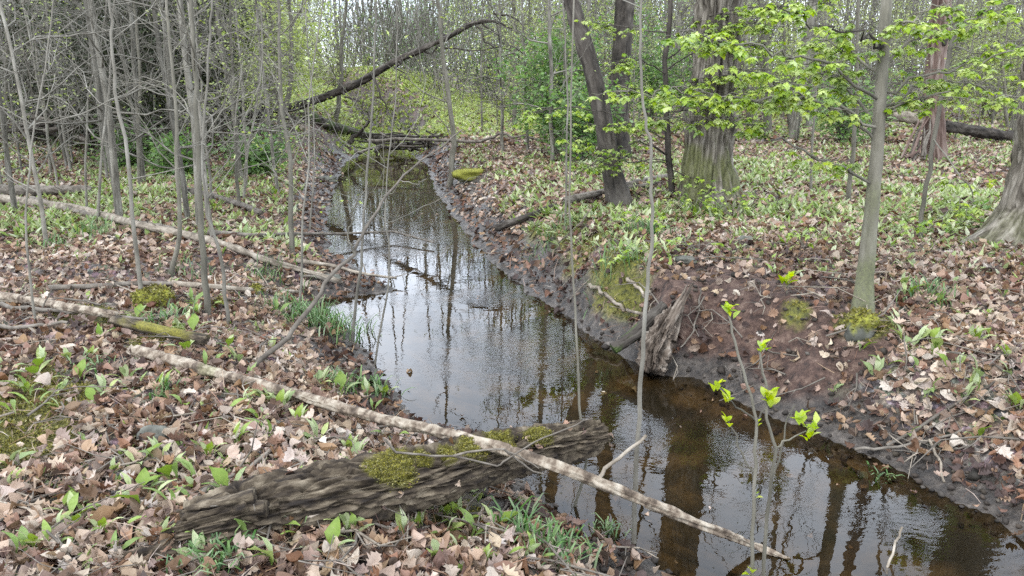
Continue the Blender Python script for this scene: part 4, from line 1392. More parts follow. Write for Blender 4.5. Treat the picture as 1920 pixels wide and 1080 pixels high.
# third leafy sapling at the right
t3 = seen_path([(1725, 450), (1732, 380), (1745, 290), (1775, 130), (1800, 0)], None, 5.5, seed=8)
m3, _ = make_tree('maple_sapling', 'slim leaning sapling with scattered leaves between the maple sapling and the dark edge tree', 'tree', 18, t3, [.022, .018, .014, .008],
                  dict(n=12, z0=1.8, L=1.2, r=.007, maxl=1, kids=(3, 3), elev=.3), 'bark_sapling', leafmat='leaf_maple', per=3, ls=(.04, .06))
Y3 = t3[0][1]
spray(m3, PY(1750, 260, Y3), [(1800, 330), (1825, 375), (1800, 385), (1760, 410), (1730, 425)], Y3 - .8, 22, 60, r0=.006)
spray(m3, PY(1785, 90, Y3), [(1830, 100), (1880, 80), (1930, 70)], Y3 - .8, 22, 61, r0=.006)
spray(m3, PY(1788, 60, Y3), [(1820, 30), (1870, 20), (1900, 20)], Y3 - .6, 18, 62, r0=.006)

# ------------------------------------------------------------------ explicit bare saplings (pixels from base up)
SAPS = [
    ([(68, 612), (50, 460), (48, 400), (58, 280), (85, 130), (100, 0)], 4.5, 'outermost bare sapling with a kinked stem, rooted by the ditch', 'pale'),
    ([(163, 400), (160, 300), (165, 180), (190, 80), (200, 0)], 4.5, 'faint straight sapling behind the end of the shorter pale pole', 'pale'),
    ([(182, 420), (192, 270), (205, 170), (208, 60), (215, 0)], 5, 'bent bare sapling with an elbow near its foot, by the shorter pale pole', 'pale'),
    ([(266, 575), (252, 440), (240, 300), (215, 170), (208, 60), (205, 0)], 8, 'grey sapling curving over beside the yellow mossy boulder', 'pale'),
    ([(318, 515), (337, 440), (332, 330), (330, 200), (318, 80), (312, 0)], 9, 'sturdy grey sapling with a curved foot behind the mossy boulder', 'grey'),
    ([(388, 592), (382, 480), (372, 350), (366, 200), (362, 80), (358, 0)], 12, 'thickest of the bare saplings, straight and grey, rooted at the ditch', 'grey'),
    ([(428, 612), (420, 520), (408, 460), (388, 405), (380, 330), (384, 200), (395, 60), (398, 0)], 7, 'forked thin sapling rising close beside the thickest bare sapling', 'pale'),
    ([(547, 480), (545, 380), (545, 300), (528, 210), (524, 100), (522, 0)], 10, 'upright pair sapling of brownish bark beside the stream mud', 'grey'),
    ([(530, 300), (528, 230), (545, 150), (545, 60), (542, 0)], 11, 'brown barked sapling behind the arching dark trunk', 'grey'),
    ([(560, 585), (566, 500), (568, 400), (580, 300), (578, 200), (592, 90), (606, 0)], 4.5, 'whip thin sapling by the stream grass', 'pale'),
    ([(580, 440), (585, 380), (590, 300), (588, 200)], 3.5, 'wavy stem sapling at the far mud shelf', 'pale'),
    ([(660, 640), (668, 560), (678, 500), (682, 400), (690, 300), (700, 180), (703, 60), (706, 0)], 6, 'bare sapling rising from the water edge beside the long curved branch', 'pale'),
    ([(702, 684), (715, 610), (728, 540), (730, 470), (722, 400), (728, 300), (742, 190), (745, 60)], 4, 'needle thin sapling at the pool edge in front of the mud spit', 'pale'),
    ([(842, 350), (852, 270), (840, 170), (828, 80), (820, 0)], 11, 'slender grey tree leaning over the narrow end of the stream', 'grey'),
    ([(966, 246), (966, 160), (965, 80), (964, 0)], 9, 'straight grey tree beyond the leafy bank', 'grey'),
    ([(1060, 420), (1062, 330), (1065, 200), (1060, 100), (1055, 0)], 4.5, 'thin sapling on the leafy bank before the leaning crooked tree', 'pale'),
    ([(1188, 1032), (1192, 900), (1197, 810), (1200, 720), (1206, 640), (1212, 560), (1222, 470), (1224, 400), (1222, 340), (1220, 260), (1206, 200), (1200, 100), (1203, 0)], 9, 'thin foreground sapling that stands before the pale pole', 'pale'),
    ([(1068, 968), (1092, 905), (1100, 860), (1086, 760), (1080, 620), (1072, 480), (1068, 350), (1070, 200)], 6, 'crooked foreground sapling standing in front of the log end', 'grey'),
    ([(1440, 250), (1438, 150), (1432, 60), (1425, 0)], 15, 'grey trunk in the gap beyond the big furrowed trunk', 'grey'),
    ([(1482, 245), (1474, 150), (1470, 60), (1470, 0)], 7, 'narrow trunk just beyond the grey trunk in the gap', 'grey'),
    ([(1590, 384), (1594, 330), (1608, 200), (1606, 100), (1610, 0)], 9, 'short stout sapling behind the smooth grey maple', 'grey'),
    ([(1520, 360), (1522, 280), (1530, 180), (1535, 60), (1530, 0)], 5, 'thin straight sapling among leeks beyond the maple', 'pale'),
    ([(1410, 240), (1400, 150), (1380, 60), (1375, 0)], 18, 'stout grey trunk showing past the edge of the big furrowed trunk', 'grey'),
    ([(1540, 235), (1540, 150), (1530, 60), (1525, 0)], 9, 'mid sized bare trunk standing before the far fallen log', 'grey'),
    ([(1890, 240), (1880, 130), (1870, 60), (1868, 0)], 6, 'bare stem behind the long dark fallen log', 'grey'),
    ([(455, 380), (462, 300), (480, 200), (492, 100), (488, 0)], 5, 'thin stem in the leek patch behind the short rough log', 'pale'),
    ([(95, 330), (88, 230), (70, 120), (60, 0)], 5, 'mossy stem at the edge of the leek patch, behind the grey log end', 'grey'),
    ([(15, 340), (10, 200), (12, 100), (20, 0)], 7, 'grey stem at the picture edge behind the grey log end', 'grey'),
    ([(262, 350), (258, 250), (262, 120), (250, 0)], 7, 'grey stem in the leek patch behind the curving sapling', 'grey'),
    ([(296, 300), (285, 200), (280, 100), (262, 0)], 8, 'leaning stem in front of the dark brush', 'grey'),
    ([(628, 225), (640, 150), (640, 80), (650, 0)], 9, 'brown stem standing in the bright green clearing', 'grey'),
]
for k, (px, rp_, lab, tone) in enumerate(SAPS):
    path = seen_path(px, None, 5.5 if rp_ < 6 else 8, seed=20 + k)
    dist = math.hypot(path[0][1], path[0][2] - CAM_H)
    r0 = .46 * rp_ / FPX * dist
    H = path[-1][2]
    nb = int(10 + H * 1.6)
    rad = np.interp(np.linspace(0, 1, 12), [0, .15, .4, 1], [r0 * 1.15, r0 * .9, r0 * .6, r0 * .2])
    front = path[0][1] < 3.6
    make_tree('bare_sapling', lab, 'sapling', 400 + k, path, rad,
              dict(n=nb if not front else 7, z0=.9 if not front else 2.3, L=.9 if rp_ < 8 else 1.3, r=max(.0035, r0 * .3), maxl=1 if dist > 6 else 1, kids=(4, 3), elev=.45, jit=.25),
              'bark_pale' if tone == 'pale' else 'bark_sapling', leafmat='leaf_spring' if dist > 5 and px[0][0] > 430 else None, per=1, ls=(.02, .045))

# the long curved branch leaning up from the leaves over the water
e = thing('leaning_branch', 'long curved brown branch slanting up from the leaves across the pool', 'branch', PG(462, 697))
Yb = e.location[1]
branch(e, [np.array(e.location), PY(520, 650, Yb + .05), PY(580, 580, Yb + .15), PY(618, 520, Yb + .25), PY(665, 478, Yb + .35), PY(685, 430, Yb + .4), PY(730, 360, Yb + .6), PY(790, 300, Yb + .8), PY(868, 242, Yb + 1.1)], .017, .005, 'wood_grey', 3, .006, name='stem')
branch(e, [PY(665, 478, Yb + .35), PY(652, 440, Yb + .35), PY(660, 400, Yb + .3), PY(690, 340, Yb + .3)], .006, .003, 'bark_sapling', 4, .01)
branch(e, [PY(752, 338, Yb + .68), PY(775, 345, Yb + .68), PY(800, 335, Yb + .7)], .004, .002, 'bark_pale', 5, .01)
# the pale horizontal whips through the saplings
for k, (px, y, lab) in enumerate([([(0, 200), (60, 235), (150, 215), (260, 160), (340, 190), (420, 170), (470, 175), (560, 150)], 7.5, 'long pale whip of a branch hanging across the bare saplings'),
                                  ([(60, 75), (130, 68), (210, 55), (290, 42), (370, 30)], 7.0, 'pale arching whip high across the bare saplings'),
                                  ([(700, 440), (760, 405), (830, 370), (900, 330)], 9.5, 'slim bare branch hanging over the far bend of the pool')]):
    e = thing('hanging_branch', lab, 'branch', PY(*px[0], y))
    branch(e, [PY(a, b, y + .1 * i) for i, (a, b) in enumerate(px)], .008, .003, 'bark_pale', k, .02, name='stem')
    rg = np.random.default_rng(600 + k)
    for q in range(10):
        i = rg.integers(0, len(px) - 1)
        u = rg.random()
        s = PY(px[i][0] * (1 - u) + px[i + 1][0] * u, px[i][1] * (1 - u) + px[i + 1][1] * u, y + .1 * (i + u))
        d = rg.normal(0, .22, 3)
        branch(e, [s, s + d * .5, s + d + np.array([0, 0, .05])], .003, .0012, 'bark_pale', q, .012, name='twig', sides=3, n=2)

# the arching dark trunk fallen over the stream
ea = thing('arching_trunk', 'dark crooked trunk arching up over the stream from the brush', 'fallen tree', PY(500, 216, 20))
AP = [PY(430, 222, 21), PY(500, 212, 20.6), PY(560, 198, 20.2), PY(620, 178, 19.8), PY(680, 152, 19.4), PY(740, 116, 19.0), PY(785, 96, 18.7), PY(840, 70, 18.3), PY(885, 44, 18), PY(925, 38, 18), PY(960, 55, 18)]
body('trunk', ea, AP, [.13, .12, .11, .10, .09, .08, .07, .055, .045, .03, .02], 300, 20, .03, 16, 2.5, 'bark_dark')
for k, px in enumerate([[(885, 42), (905, 60), (925, 88), (932, 98)], [(895, 38), (930, 62), (945, 85)], [(845, 64), (830, 72), (815, 85)], [(750, 115), (745, 130), (752, 150)], [(700, 145), (720, 190), (730, 230)],
                        [(925, 25), (960, 32), (990, 45)], [(790, 94), (850, 90), (960, 95)], [(640, 172), (660, 185), (680, 190), (700, 230)]]):
    branch(ea, [PY(a, b, 18.6) for a, b in px], .032, .012, 'bark_dark', k, .04, sides=6)
e = thing('dead_branch', 'dead branch sticking out of the mud where the stream narrows', 'branch', PY(660, 262, 21))
branch(e, [PY(655, 268, 21), PY(675, 250, 20.8), PY(692, 228, 20.6)], .07, .03, 'bark_dark', 2, .03, name='stem')
e = thing('fallen_branch', 'long bare branch bridging the narrow end of the stream above the water', 'fallen branch', PY(760, 264, 20))
branch(e, [PY(690, 264, 20), PY(800, 262, 19.5), PY(900, 266, 19), PY(950, 252, 18.8), PY(1010, 262, 18.5), PY(1060, 270, 18.2)], .05, .02, 'wood_grey', 2, .03, name='stem')
e = thing('brush_pile', 'tangled heap of dark roots and sticks at the head of the stream', 'brush pile', PY(750, 262, 22))
rg = np.random.default_rng(66)
for k in range(26):
    a = PY(rg.uniform(690, 820), rg.uniform(248, 280), 22.5 + rg.normal(0, .6))
    d = np.array([rg.normal(0, 1.0), rg.normal(0, .4), abs(rg.normal(0, .3))])
    branch(e, [a - d * .5, a, a + d * .6], .05, .015, 'bark_dark' if k % 3 else 'wood_grey', k, .05, name='stick', sides=5, n=2)

for q, (xa, xb, ya, Yd, lab) in enumerate([(-60, 210, 232, 17.5, 'dark tangled heap of dead sticks behind the outermost bare saplings'), (370, 520, 222, 19, 'dark heap of dead sticks at the foot of the arching trunk')]):
    e = thing('brush_pile', lab, 'brush pile', PY((xa + xb) / 2, ya, Yd))
    rg = np.random.default_rng(67 + q)
    for k in range(46 if q == 0 else 26):
        a = PY(rg.uniform(xa, xb), ya + rg.normal(0, 11), Yd + rg.normal(0, .5))
        d = np.array([rg.normal(0, 1.1), rg.normal(0, .4), rg.normal(0, .22)])
        branch(e, [a - d * .5, a + rg.normal(0, .06, 3), a + d * .6], rg.uniform(.03, .07), .015, 'bark_dark' if k % 5 else 'wood_grey', k, .05, name='stick', sides=5, n=2)

# ------------------------------------------------------------------ foreground shoot with yellow-green buds
e = thing('budding_shrub', 'slim forked shrub with bright yellow green new leaves standing before the dark shallows', 'shrub', PZ(1418, 1180, WZ - .1))
Yc = 2.35
STEMS = [[(1412, 1180), (1410, 1000), (1418, 870), (1419, 790), (1400, 720), (1378, 640), (1366, 590)], [(1430, 1180), (1436, 1000), (1446, 900), (1455, 840), (1442, 800), (1436, 745), (1430, 700), (1424, 660)],
         [(1455, 840), (1480, 825), (1512, 808)], [(1414, 900), (1392, 850), (1370, 800), (1366, 790)], [(1419, 790), (1390, 768), (1362, 748), (1348, 728)], [(1446, 900), (1462, 860), (1472, 800), (1490, 760)],
         [(1419, 790), (1432, 770), (1445, 755)]]
for k, s in enumerate(STEMS):
    branch(e, [PY(x, y, Yc + .01 * k) for x, y in s], .0075 if k < 2 else .004, .0035 if k < 2 else .002, 'bark_sapling', k, .003, name='stem', sides=6, n=3)
BUD = fan_leaf(OVAL, -.3, .1, .4, 31)
rg = np.random.default_rng(88)


def buds(root, places, rg, mat='leaf_bud'):
    o = np.array(root.location)
    for (x, y, n, s, Y) in places:
        c = PY(x, y, Y) - o
        for q in range(n):
            a = rg.random() * 6.28
            el = rg.uniform(.3, 1.2)
            nr = np.array([[-math.sin(el) * math.cos(a), -math.sin(el) * math.sin(a), math.cos(el)]])
            V, F, A = inst(BUD, (c + rg.normal(0, s * .25, 3))[None], rotm(nr, np.array([a])), np.array([s * 1.3 * rg.uniform(.7, 1.2)]), np.array([rg.random()]))
            kid('leaf', mesh_from('leaf', V, [F], M[mat], {'v': A}), root)


buds(e, [(1368, 580, 7, .032, Yc), (1370, 592, 3, .03, Yc), (1424, 655, 7, .030, Yc), (1448, 755, 10, .042, Yc), (1440, 740, 5, .036, Yc), (1345, 725, 4, .036, Yc), (1368, 745, 6, .034, Yc), (1367, 790, 5, .028, Yc),
         (1500, 790, 6, .038, Yc), (1525, 800, 5, .036, Yc), (1515, 815, 5, .034, Yc), (1415, 932, 3, .02, Yc), (1410, 1072, 3, .03, Yc), (1416, 800, 2, .02, Yc)], rg)
for k, (x, y, lab) in enumerate([(1475, 552, 'yellow green sprout alone on the bank top above the red soil'), (1855, 372, 'bright sprig of leaves near the dark edge tree')]):
    p0 = PG(x, y)
    e = thing('sprout', lab, 'sprout', p0)
    branch(e, [p0, PY(x + 2, y - 22, p0[1])], .005, .003, 'bark_sapling', 1, .002, name='stem', sides=5, n=2)
    buds(e, [(x, y - 22, 9, .06, p0[1]), (x + 4, y - 30, 4, .05, p0[1])], rg)

# ------------------------------------------------------------------ wild leek plants one by one
def leek_proto(seed, n, s):
    rg = np.random.default_rng(seed)
    e = link('wild_leek', None)
    for k in range(n):
        a = rg.random() * 6.28
        el = rg.uniform(.45, 1.25)
        L = s * rg.uniform(.75, 1.15)
        nr = np.array([[-math.sin(el) * math.cos(a), -math.sin(el) * math.sin(a), math.cos(el)]])
        st = np.array([math.cos(a) * .02, math.sin(a) * .02, .035])
        V, F, A = inst(RAMPL[k % 3], st[None], rotm(nr, np.array([a])), np.array([L]), np.array([rg.uniform(.15, .85)]))
        # subdivide look: keep the fan, with its petiole as a thin blade
        pv = np.array([[-.003, 0, -.01], [.003, 0, -.01], st + [.003, 0, 0], st - [.003, 0, 0]])
        V = np.vstack([V, pv])
        m = len(V) - 4
        kid('leaf', mesh_from('leaf', V, [F, np.array([[m, m + 1, m + 2, m + 3]])], M['leaf_ramp'], {'v': np.concatenate([A, np.full(4, .7)])}), e)
    return e


PROT = [leek_proto(700 + i, [2, 3, 3, 4, 5, 2][i], [.15, .15, .17, .16, .13, .18][i]) for i in range(6)]
LEEK = [(100, 742), (122, 772), (178, 762), (200, 745), (305, 742), (388, 700), (418, 782), (510, 757), (492, 792), (600, 838), (656, 858), (515, 826), (282, 838), (212, 896), (262, 884), (300, 872), (392, 862),
        (470, 1025), (572, 1010), (525, 1066), (620, 1046), (652, 1004), (722, 748), (747, 768), (662, 735), (692, 750), (832, 935), (906, 936), (862, 985), (902, 1015), (942, 1056), (900, 945), (132, 972), (18, 885),
        (20, 925), (60, 740), (350, 770), (450, 770), (640, 745), (600, 730), (560, 800), (700, 775), (735, 830), (820, 1055), (150, 720), (240, 720), (440, 845), (330, 905), (560, 985), (590, 975), (660, 1020),
        (1640, 718), (1742, 648), (1738, 738), (1656, 694), (1822, 750), (1612, 660), (1730, 756), (1905, 775), (1715, 560), (1740, 565), (1690, 545), (1760, 575), (1785, 540), (1850, 600), (1880, 560), (1800, 640), (1680, 620),
        (1830, 830), (1560, 740), (1890, 680), (1700, 820)]
first = True
protoused = [False] * 6
rg = np.random.default_rng(71)
more = []
while len(more) < 110:
    x, y = rg.uniform(0, 1920), rg.uniform(560, 1075)
    p0 = PG(x, y)
    if bil(SD, p0[0], p0[1]) > .5 and bil(RED, p0[0], p0[1]) < .3 and bil(MUD, p0[0], p0[1]) < .3 and p0[1] < 6.5 and fbm(p0[0] * 1.6, p0[1] * 1.6, 33.0, 2) > .52:
        more.append((x, y))
for i, (x, y) in enumerate(LEEK + more):
    p0 = PG(x, y)
    if bil(SD, p0[0], p0[1]) < .12: continue
    k = i % 6
    side = 'left' if x < 1200 else 'right'
    zone = 'near the rotten log' if (x < 1100 and y > 800) else ('on the left bank beside the long pale pole' if x < 1100 else 'on the leafy right bank')
    lab = ('little' if k < 2 else 'leafy' if k < 4 else 'spreading') + ' wild leek in dead leaves ' + zone
    grp = ('little' if k < 2 else 'leafy' if k < 4 else 'spreading') + ' wild leeks ' + zone
    o = PROT[k]
    if protoused[k]:
        o = copy_tree(o)
    protoused[k] = True
    px_ = x
    tag(o, lab, 'wild leek', grp)
    o.location = (p0[0], p0[1], float(hz(p0[0], p0[1])) + .012)
    o.rotation_euler = (rg.normal(0, .12), rg.normal(0, .12), rg.uniform(0, 6.28))
    s = rg.uniform(.45, .78)
    o.scale = (s, s, s)

# grass tufts
def tuft(px, py, n, h, w, label, seed, mat='grass'):
    p0 = PG(px, py)
    e = thing('grass_tuft', label, 'grass tuft', (p0[0], p0[1], float(hz(p0[0], p0[1]))))
    rg = np.random.default_rng(seed)
    V, F, A = [], [], []
    for k in range(n):
        a = rg.random() * 6.28
        b = rg.normal(0, w * .35, 2)
        L = h * rg.uniform(.5, 1.1)
        sp = rg.uniform(.2, .9) * h
        wd = .0042 * rg.uniform(.7, 1.4)
        q = np.array([math.cos(a), math.sin(a)])
        s = np.array([-q[1], q[0], 0]) * wd
        gx, gy = p0[0] + b[0], p0[1] + b[1]
        z0 = float(hz(gx, gy)) - e.location[2]
        c = [np.array([b[0], b[1], z0]), np.array([b[0] + q[0] * sp * .35, b[1] + q[1] * sp * .35, z0 + L * .6]), np.array([b[0] + q[0] * sp * .8, b[1] + q[1] * sp * .8, z0 + L * .85]),
             np.array([b[0] + q[0] * sp * 1.2, b[1] + q[1] * sp * 1.2, z0 + L * .7])]
        o = len(V)
        V += [c[0] - s, c[0] + s, c[1] - s, c[1] + s, c[2] - s * .7, c[2] + s * .7, c[3]]
        F += [(o, o + 1, o + 3, o + 2), (o + 2, o + 3, o + 5, o + 4), (o + 4, o + 5, o + 6, o + 6)]
        A += [rg.random()] * 7
    F = np.array(F)
    quads = F[F[:, 2] != F[:, 3]]
    tris = F[F[:, 2] == F[:, 3]][:, :3]
    kid('blades', mesh_from('blades', np.array(V), [quads, tris], M[mat], {'v': np.array(A)}), e, 'stuff')


TUFTS = [(590, 610, 160, .22, .5, 'wide clump of bluish grass on the bank beside the pool'), (640, 630, 70, .18, .3, 'lower grass clump at the foot of the needle thin sapling'),
         (545, 590, 50, .18, .3, 'small grass clump behind the wide bluish clump'), (985, 1010, 60, .15, .18, 'grass tuft on the mud below the long pole'),
         (1060, 1055, 50, .14, .15, 'pale grass tuft nearest the water corner'), (1135, 1015, 26, .12, .1, 'thin grass tuft at the foot of the thin foreground sapling'),
         (395, 1070, 90, .11, .16, 'bright green grass tuft under the rotten log'), (570, 990, 40, .09, .08, 'leafy green tuft growing against the rotten log'),
         (305, 745, 50, .10, .10, 'feathery green tuft beside the smooth dark stone'), (170, 700, 40, .10, .18, 'grass tuft next to the bright moss patch'),
         (640, 730, 70, .12, .22, 'green tuft behind the middle of the long pale pole'), (700, 735, 50, .12, .16, 'yellowish tuft between the long pale pole and the pool'),
         (175, 440, 50, .22, .3, 'tall green tuft beyond the saplings, above the long slender pole'), (95, 465, 60, .16, .4, 'low tuft in leaves beyond the outermost sapling'),
         (350, 520, 50, .14, .3, 'tuft beside the sapling with the curved foot'), (500, 520, 70, .16, .4, 'tuft by the grey pole and the small moss topped stone'),
         (310, 610, 60, .14, .25, 'pale tuft in front of the yellow mossy boulder'), (1210, 445, 90, .22, .3, 'bright grass tuft on the crest of the leafy bank'),
         (1740, 560, 60, .14, .3, 'dense dark tuft beyond the maple sapling'), (1150, 500, 70, .16, .4, 'mossy tuft hanging on the far bank edge'), (1040, 450, 80, .2, .5, 'tuft on the far leafy bank edge by the dark stick'),
         (1650, 905, 20, .08, .1, 'little pale tuft in the wet leaves')]
for k, a in enumerate(TUFTS):
    tuft(*a[:5], a[5], 800 + k)

# fallen twigs scattered over the near banks
TW = []
for k in range(7):
    rg = np.random.default_rng(900 + k)
    e = link('fallen_twig', None)
    L = rg.uniform(.18, .5)
    P = np.array([[0, 0, .012], [L * .3, rg.normal(0, .03), .02], [L * .65, rg.normal(0, .05), .025], [L, rg.normal(0, .07), .012]])
    tb = TB(); tb.add(P, [.0055, .0045, .0035, .002], 5)
    kid('stem', tb.mesh('stem', M['wood_grey' if k % 3 else 'wood_pale'], moss=lambda V: 0 * V[:, 0]), e)
    for q in range(2):
        tb = TB(); b = P[1 + q]
        tb.add([b, b + [.04, rg.normal(0, .05), .01], b + [.08, rg.normal(0, .08), .02]], [.003, .0025, .0012], 4)
        kid('side_shoot', tb.mesh('side_shoot', M['wood_grey'], moss=lambda V: 0 * V[:, 0]), e)
    TW.append(e)
rg = np.random.default_rng(950)
n = 0
while n < 210:
    x, y = rg.uniform(0, 1920), rg.uniform(440, 1078)
    p0 = PG(x, y)
    sd = bil(SD, p0[0], p0[1])
    if sd < .12 or p0[1] > 9: continue
    o = TW[n % 7] if n < 7 else copy_tree(TW[n % 7])
    zone = 'near left bank' if x < 1250 and y > 640 else ('far left bank among the saplings' if x < 760 else 'leafy right bank')
    adj = ['bent brown', 'thin brown', 'long brown', 'pale', 'short brown', 'crooked brown', 'whitish'][n % 7]
    adj = 'pale' if n % 7 in (0, 3, 6) else 'brown'
    adj = adj + [' straight', ' bent', ' short', ' long', ' crooked', ' slim', ' small'][n % 7]
    tag(o, adj + ' dry twig dropped on the ' + zone, 'twig', adj + ' twigs on the ' + zone)
    nr = gnormal(np.array([p0[0]]), np.array([p0[1]]), .12)[0]
    o.location = (p0[0], p0[1], float(hz(p0[0], p0[1])) + .02)
    o.rotation_euler = (Vector(nr).to_track_quat('Z', 'Y') @ Vector((0, 0, 1)).rotation_difference(Vector((0, 0, 1)))).to_euler()
    q = Vector(nr).to_track_quat('Z', 'Y')
    from mathutils import Quaternion
    o.rotation_euler = (q @ Quaternion((0, 0, 1), rg.uniform(0, 6.28))).to_euler()
    s = rg.uniform(.6, 1.4)
    o.scale = (s, s, s)
    n += 1

# ------------------------------------------------------------------ the woods behind: kinds grown once, then copied
def proto_tree(name, cat, seed, H, r0, crown, mat, leafmat, per, ls, lean=.03, sp=.06):
    rg = np.random.default_rng(seed)
    n = 8
    P = np.zeros((n, 3))
    P[:, 2] = np.linspace(-.15, H, n)
    P[:, 0] = np.cumsum(rg.normal(0, lean * H / n, n))
    P[:, 1] = np.cumsum(rg.normal(0, lean * H / n, n))
    P[:, :2] -= P[0, :2]
    e, T = make_tree(name, None, None, seed, P, r0 * np.array([1.25, 1, .9, .78, .62, .45, .28, .1]), crown, mat, leafmat=leafmat, per=per, ls=ls, lspread=sp, loc=np.zeros(3))
    return e


KT = [proto_tree('tall_tree', 'tree', 1000 + i, [19, 22, 17, 20, 16, 21][i], [.12, .17, .09, .14, .08, .20][i], dict(n=20, z0=[7, 9, 5.5, 8, 5, 10][i], L=[2.6, 3.2, 2.0, 2.8, 2.0, 3.4][i], r=.035, maxl=2, kids=(3, 2), elev=.75),
                 ['bark_grey', 'bark_grey', 'bark_pale', 'bark_sapling', 'bark_grey', 'bark_big'][i], 'leaf_spring', 1, (.05, .08), sp=.12) for i in range(6)]
KS = [proto_tree('understory_tree', 'tree', 1100 + i, [7, 9, 6, 8, 5, 10, 7][i], [.024, .034, .019, .028, .017, .040, .022][i], dict(n=32, z0=.7, L=[1.5, 1.8, 1.3, 1.6, 1.2, 2, 1.5][i], r=.016, maxl=2, kids=(4, 3), elev=.4, jit=.28),
                 ['bark_pale', 'bark_grey', 'bark_pale', 'bark_sapling', 'bark_pale', 'bark_grey', 'bark_sapling'][i], [None, 'leaf_spring', 'leaf_spring', 'leaf_spring', 'leaf_spring', None, 'leaf_spring'][i], [1, 1, 1, 2, 2, 1, 2][i], (.045, .085)) for i in range(7)]
USED = set()


def plant(proto, x, y, label, cat, group, s=1.0, rz=None, rg=None):
    if proto.name in USED:
        o = copy_tree(proto)
    else:
        o = proto
        USED.add(proto.name)
    tag(o, label, cat, group)
    o.location = (x, y, float(hz(x, y)))
    o.rotation_euler = (rg.normal(0, .03), rg.normal(0, .03), rg.uniform(0, 6.28) if rz is None else rz)
    o.scale = (s, s, s * rg.uniform(.9, 1.1))
    return o


rg = np.random.default_rng(1200)


def region(x, y):
    px = 960 + FPX * x / (y * math.cos(PITCH))
    if px < 620: return 'behind the left bank thicket', 'thicket'
    if px < 1130: return 'beyond the head of the stream', 'head'
    return 'beyond the right bank', 'right'


def blocked(px, y):
    return 620 < px < 850


k = 0
PL = []
while k < 115:
    y = rg.uniform(17, 62) if k < 80 else rg.uniform(40, 80)
    px = rg.uniform(-250, 2170)
    x = (px - 960) / FPX * y * 1.0
    if bil(SD, x, y) < 1.2 or (blocked(px, y) and rg.random() < .9): continue
    if any((x - a) ** 2 + (y - b) ** 2 < 1.6 for a, b in PL): continue
    if y < 24 and 950 < px < 1950 and rg.random() < .5: continue
    if 560 < px < 1150 and rg.random() < .55: continue
    PL.append((x, y))
    d, g = region(x, y)
    j = int(rg.integers(6))
    adj = ['tall grey', 'large grey', 'slim pale', 'tall brownish', 'slim grey', 'largest rough barked'][j]
    band = 'deeper ' if y < 34 else 'far '
    plant(KT[j], x, y, adj + ' canopy tree with bare lower trunk ' + band + d, 'tree', adj + ' canopy trees ' + band + d, rg.uniform(.75, 1.15), rg=rg)
    k += 1
k = 0
while k < 210:
    y = 7.5 + 38 * rg.random() ** 1.3
    px = rg.uniform(-220, 620) if rg.random() < .42 else rg.uniform(600, 2150)
    x = (px - 960) / FPX * y
    if bil(SD, x, y) < (.7 if y < 20 else 1.2): continue
    if px > 620 and y < 15: continue
    if px > 1100 and y < 17: continue
    if 610 < px < 870 and y > 15 and rg.random() < .85: continue
    if any((x - a) ** 2 + (y - b) ** 2 < .3 for a, b in PL): continue
    PL.append((x, y))
    d, g = region(x, y)
    sc = rg.uniform(.55, 1.0) if y < 14 else rg.uniform(.8, 1.15)
    j = int(rg.integers(7))
    if px < 430 and y < 26: j = [0, 5, 0, 5, 2, 5, 0][j]
    adj = ['pale leafless twiggy', 'grey leafing', 'small pale leafing', 'brownish leafing', 'smallest pale leafing', 'stouter leafless grey', 'densely leafing brownish'][j]
    band = 'close ' if y < 16 else ('deeper ' if y < 28 else 'far ')
    plant(KS[j], x, y, adj + ' young tree ' + band + d, 'tree', adj + ' young trees ' + band + d, sc, rg=rg)
    k += 1

# leafy bushes and small leafed trees
def bush(x, y, w, h, n, mat, label, seed, s=(.06, .10), name='leafy_bush', cat='bush', group=None, shell=False):
    rg = np.random.default_rng(seed)
    z = float(hz(x, y))
    e = thing(name, label, cat, (x, y, z), group)
    tb = TB()
    tips = []
    for k in range(14):
        a = rg.random() * 6.28
        d = np.array([math.cos(a) * w * rg.uniform(.2, 1), math.sin(a) * w * rg.uniform(.2, 1), h * rg.uniform(.5, 1)])
        P = wig([[0, 0, 0], d * np.array([.35, .35, .55]), d], None, 3, seed + k, .05)
        tb.add(P, np.linspace(.02, .004, len(P)), 4)
        for i in range(2, len(P)):
            for q in range(3):
                dd = rg.normal(0, .28 * w, 3)
                tb.add([P[i], P[i] + dd * .5, P[i] + dd], [.006, .004, .002], 3)
                tips.append(P[i] + dd)
                tips.append(P[i] + dd * .5)
    kid('stems', tb.mesh('stems', M['bark_grey'], moss=lambda V: 0 * V[:, 0]), e, 'stuff')
    T = np.array(tips)
    T = T[rg.integers(0, len(T), n)] + rg.normal(0, .10 * w, (n, 3))
    T[:, 2] = np.abs(T[:, 2])
    nr = rg.normal(0, .6, (n, 3)) + np.array([0, 0, .9])
    V, F, A = inst(LEAF4, T, rotm(nr, rg.random(n) * 6.28), rg.uniform(*s, n), rg.beta(2, 2, n))
    kid('foliage', mesh_from('foliage', V, [F], M[mat], {'v': A}), e, 'stuff')
    return e


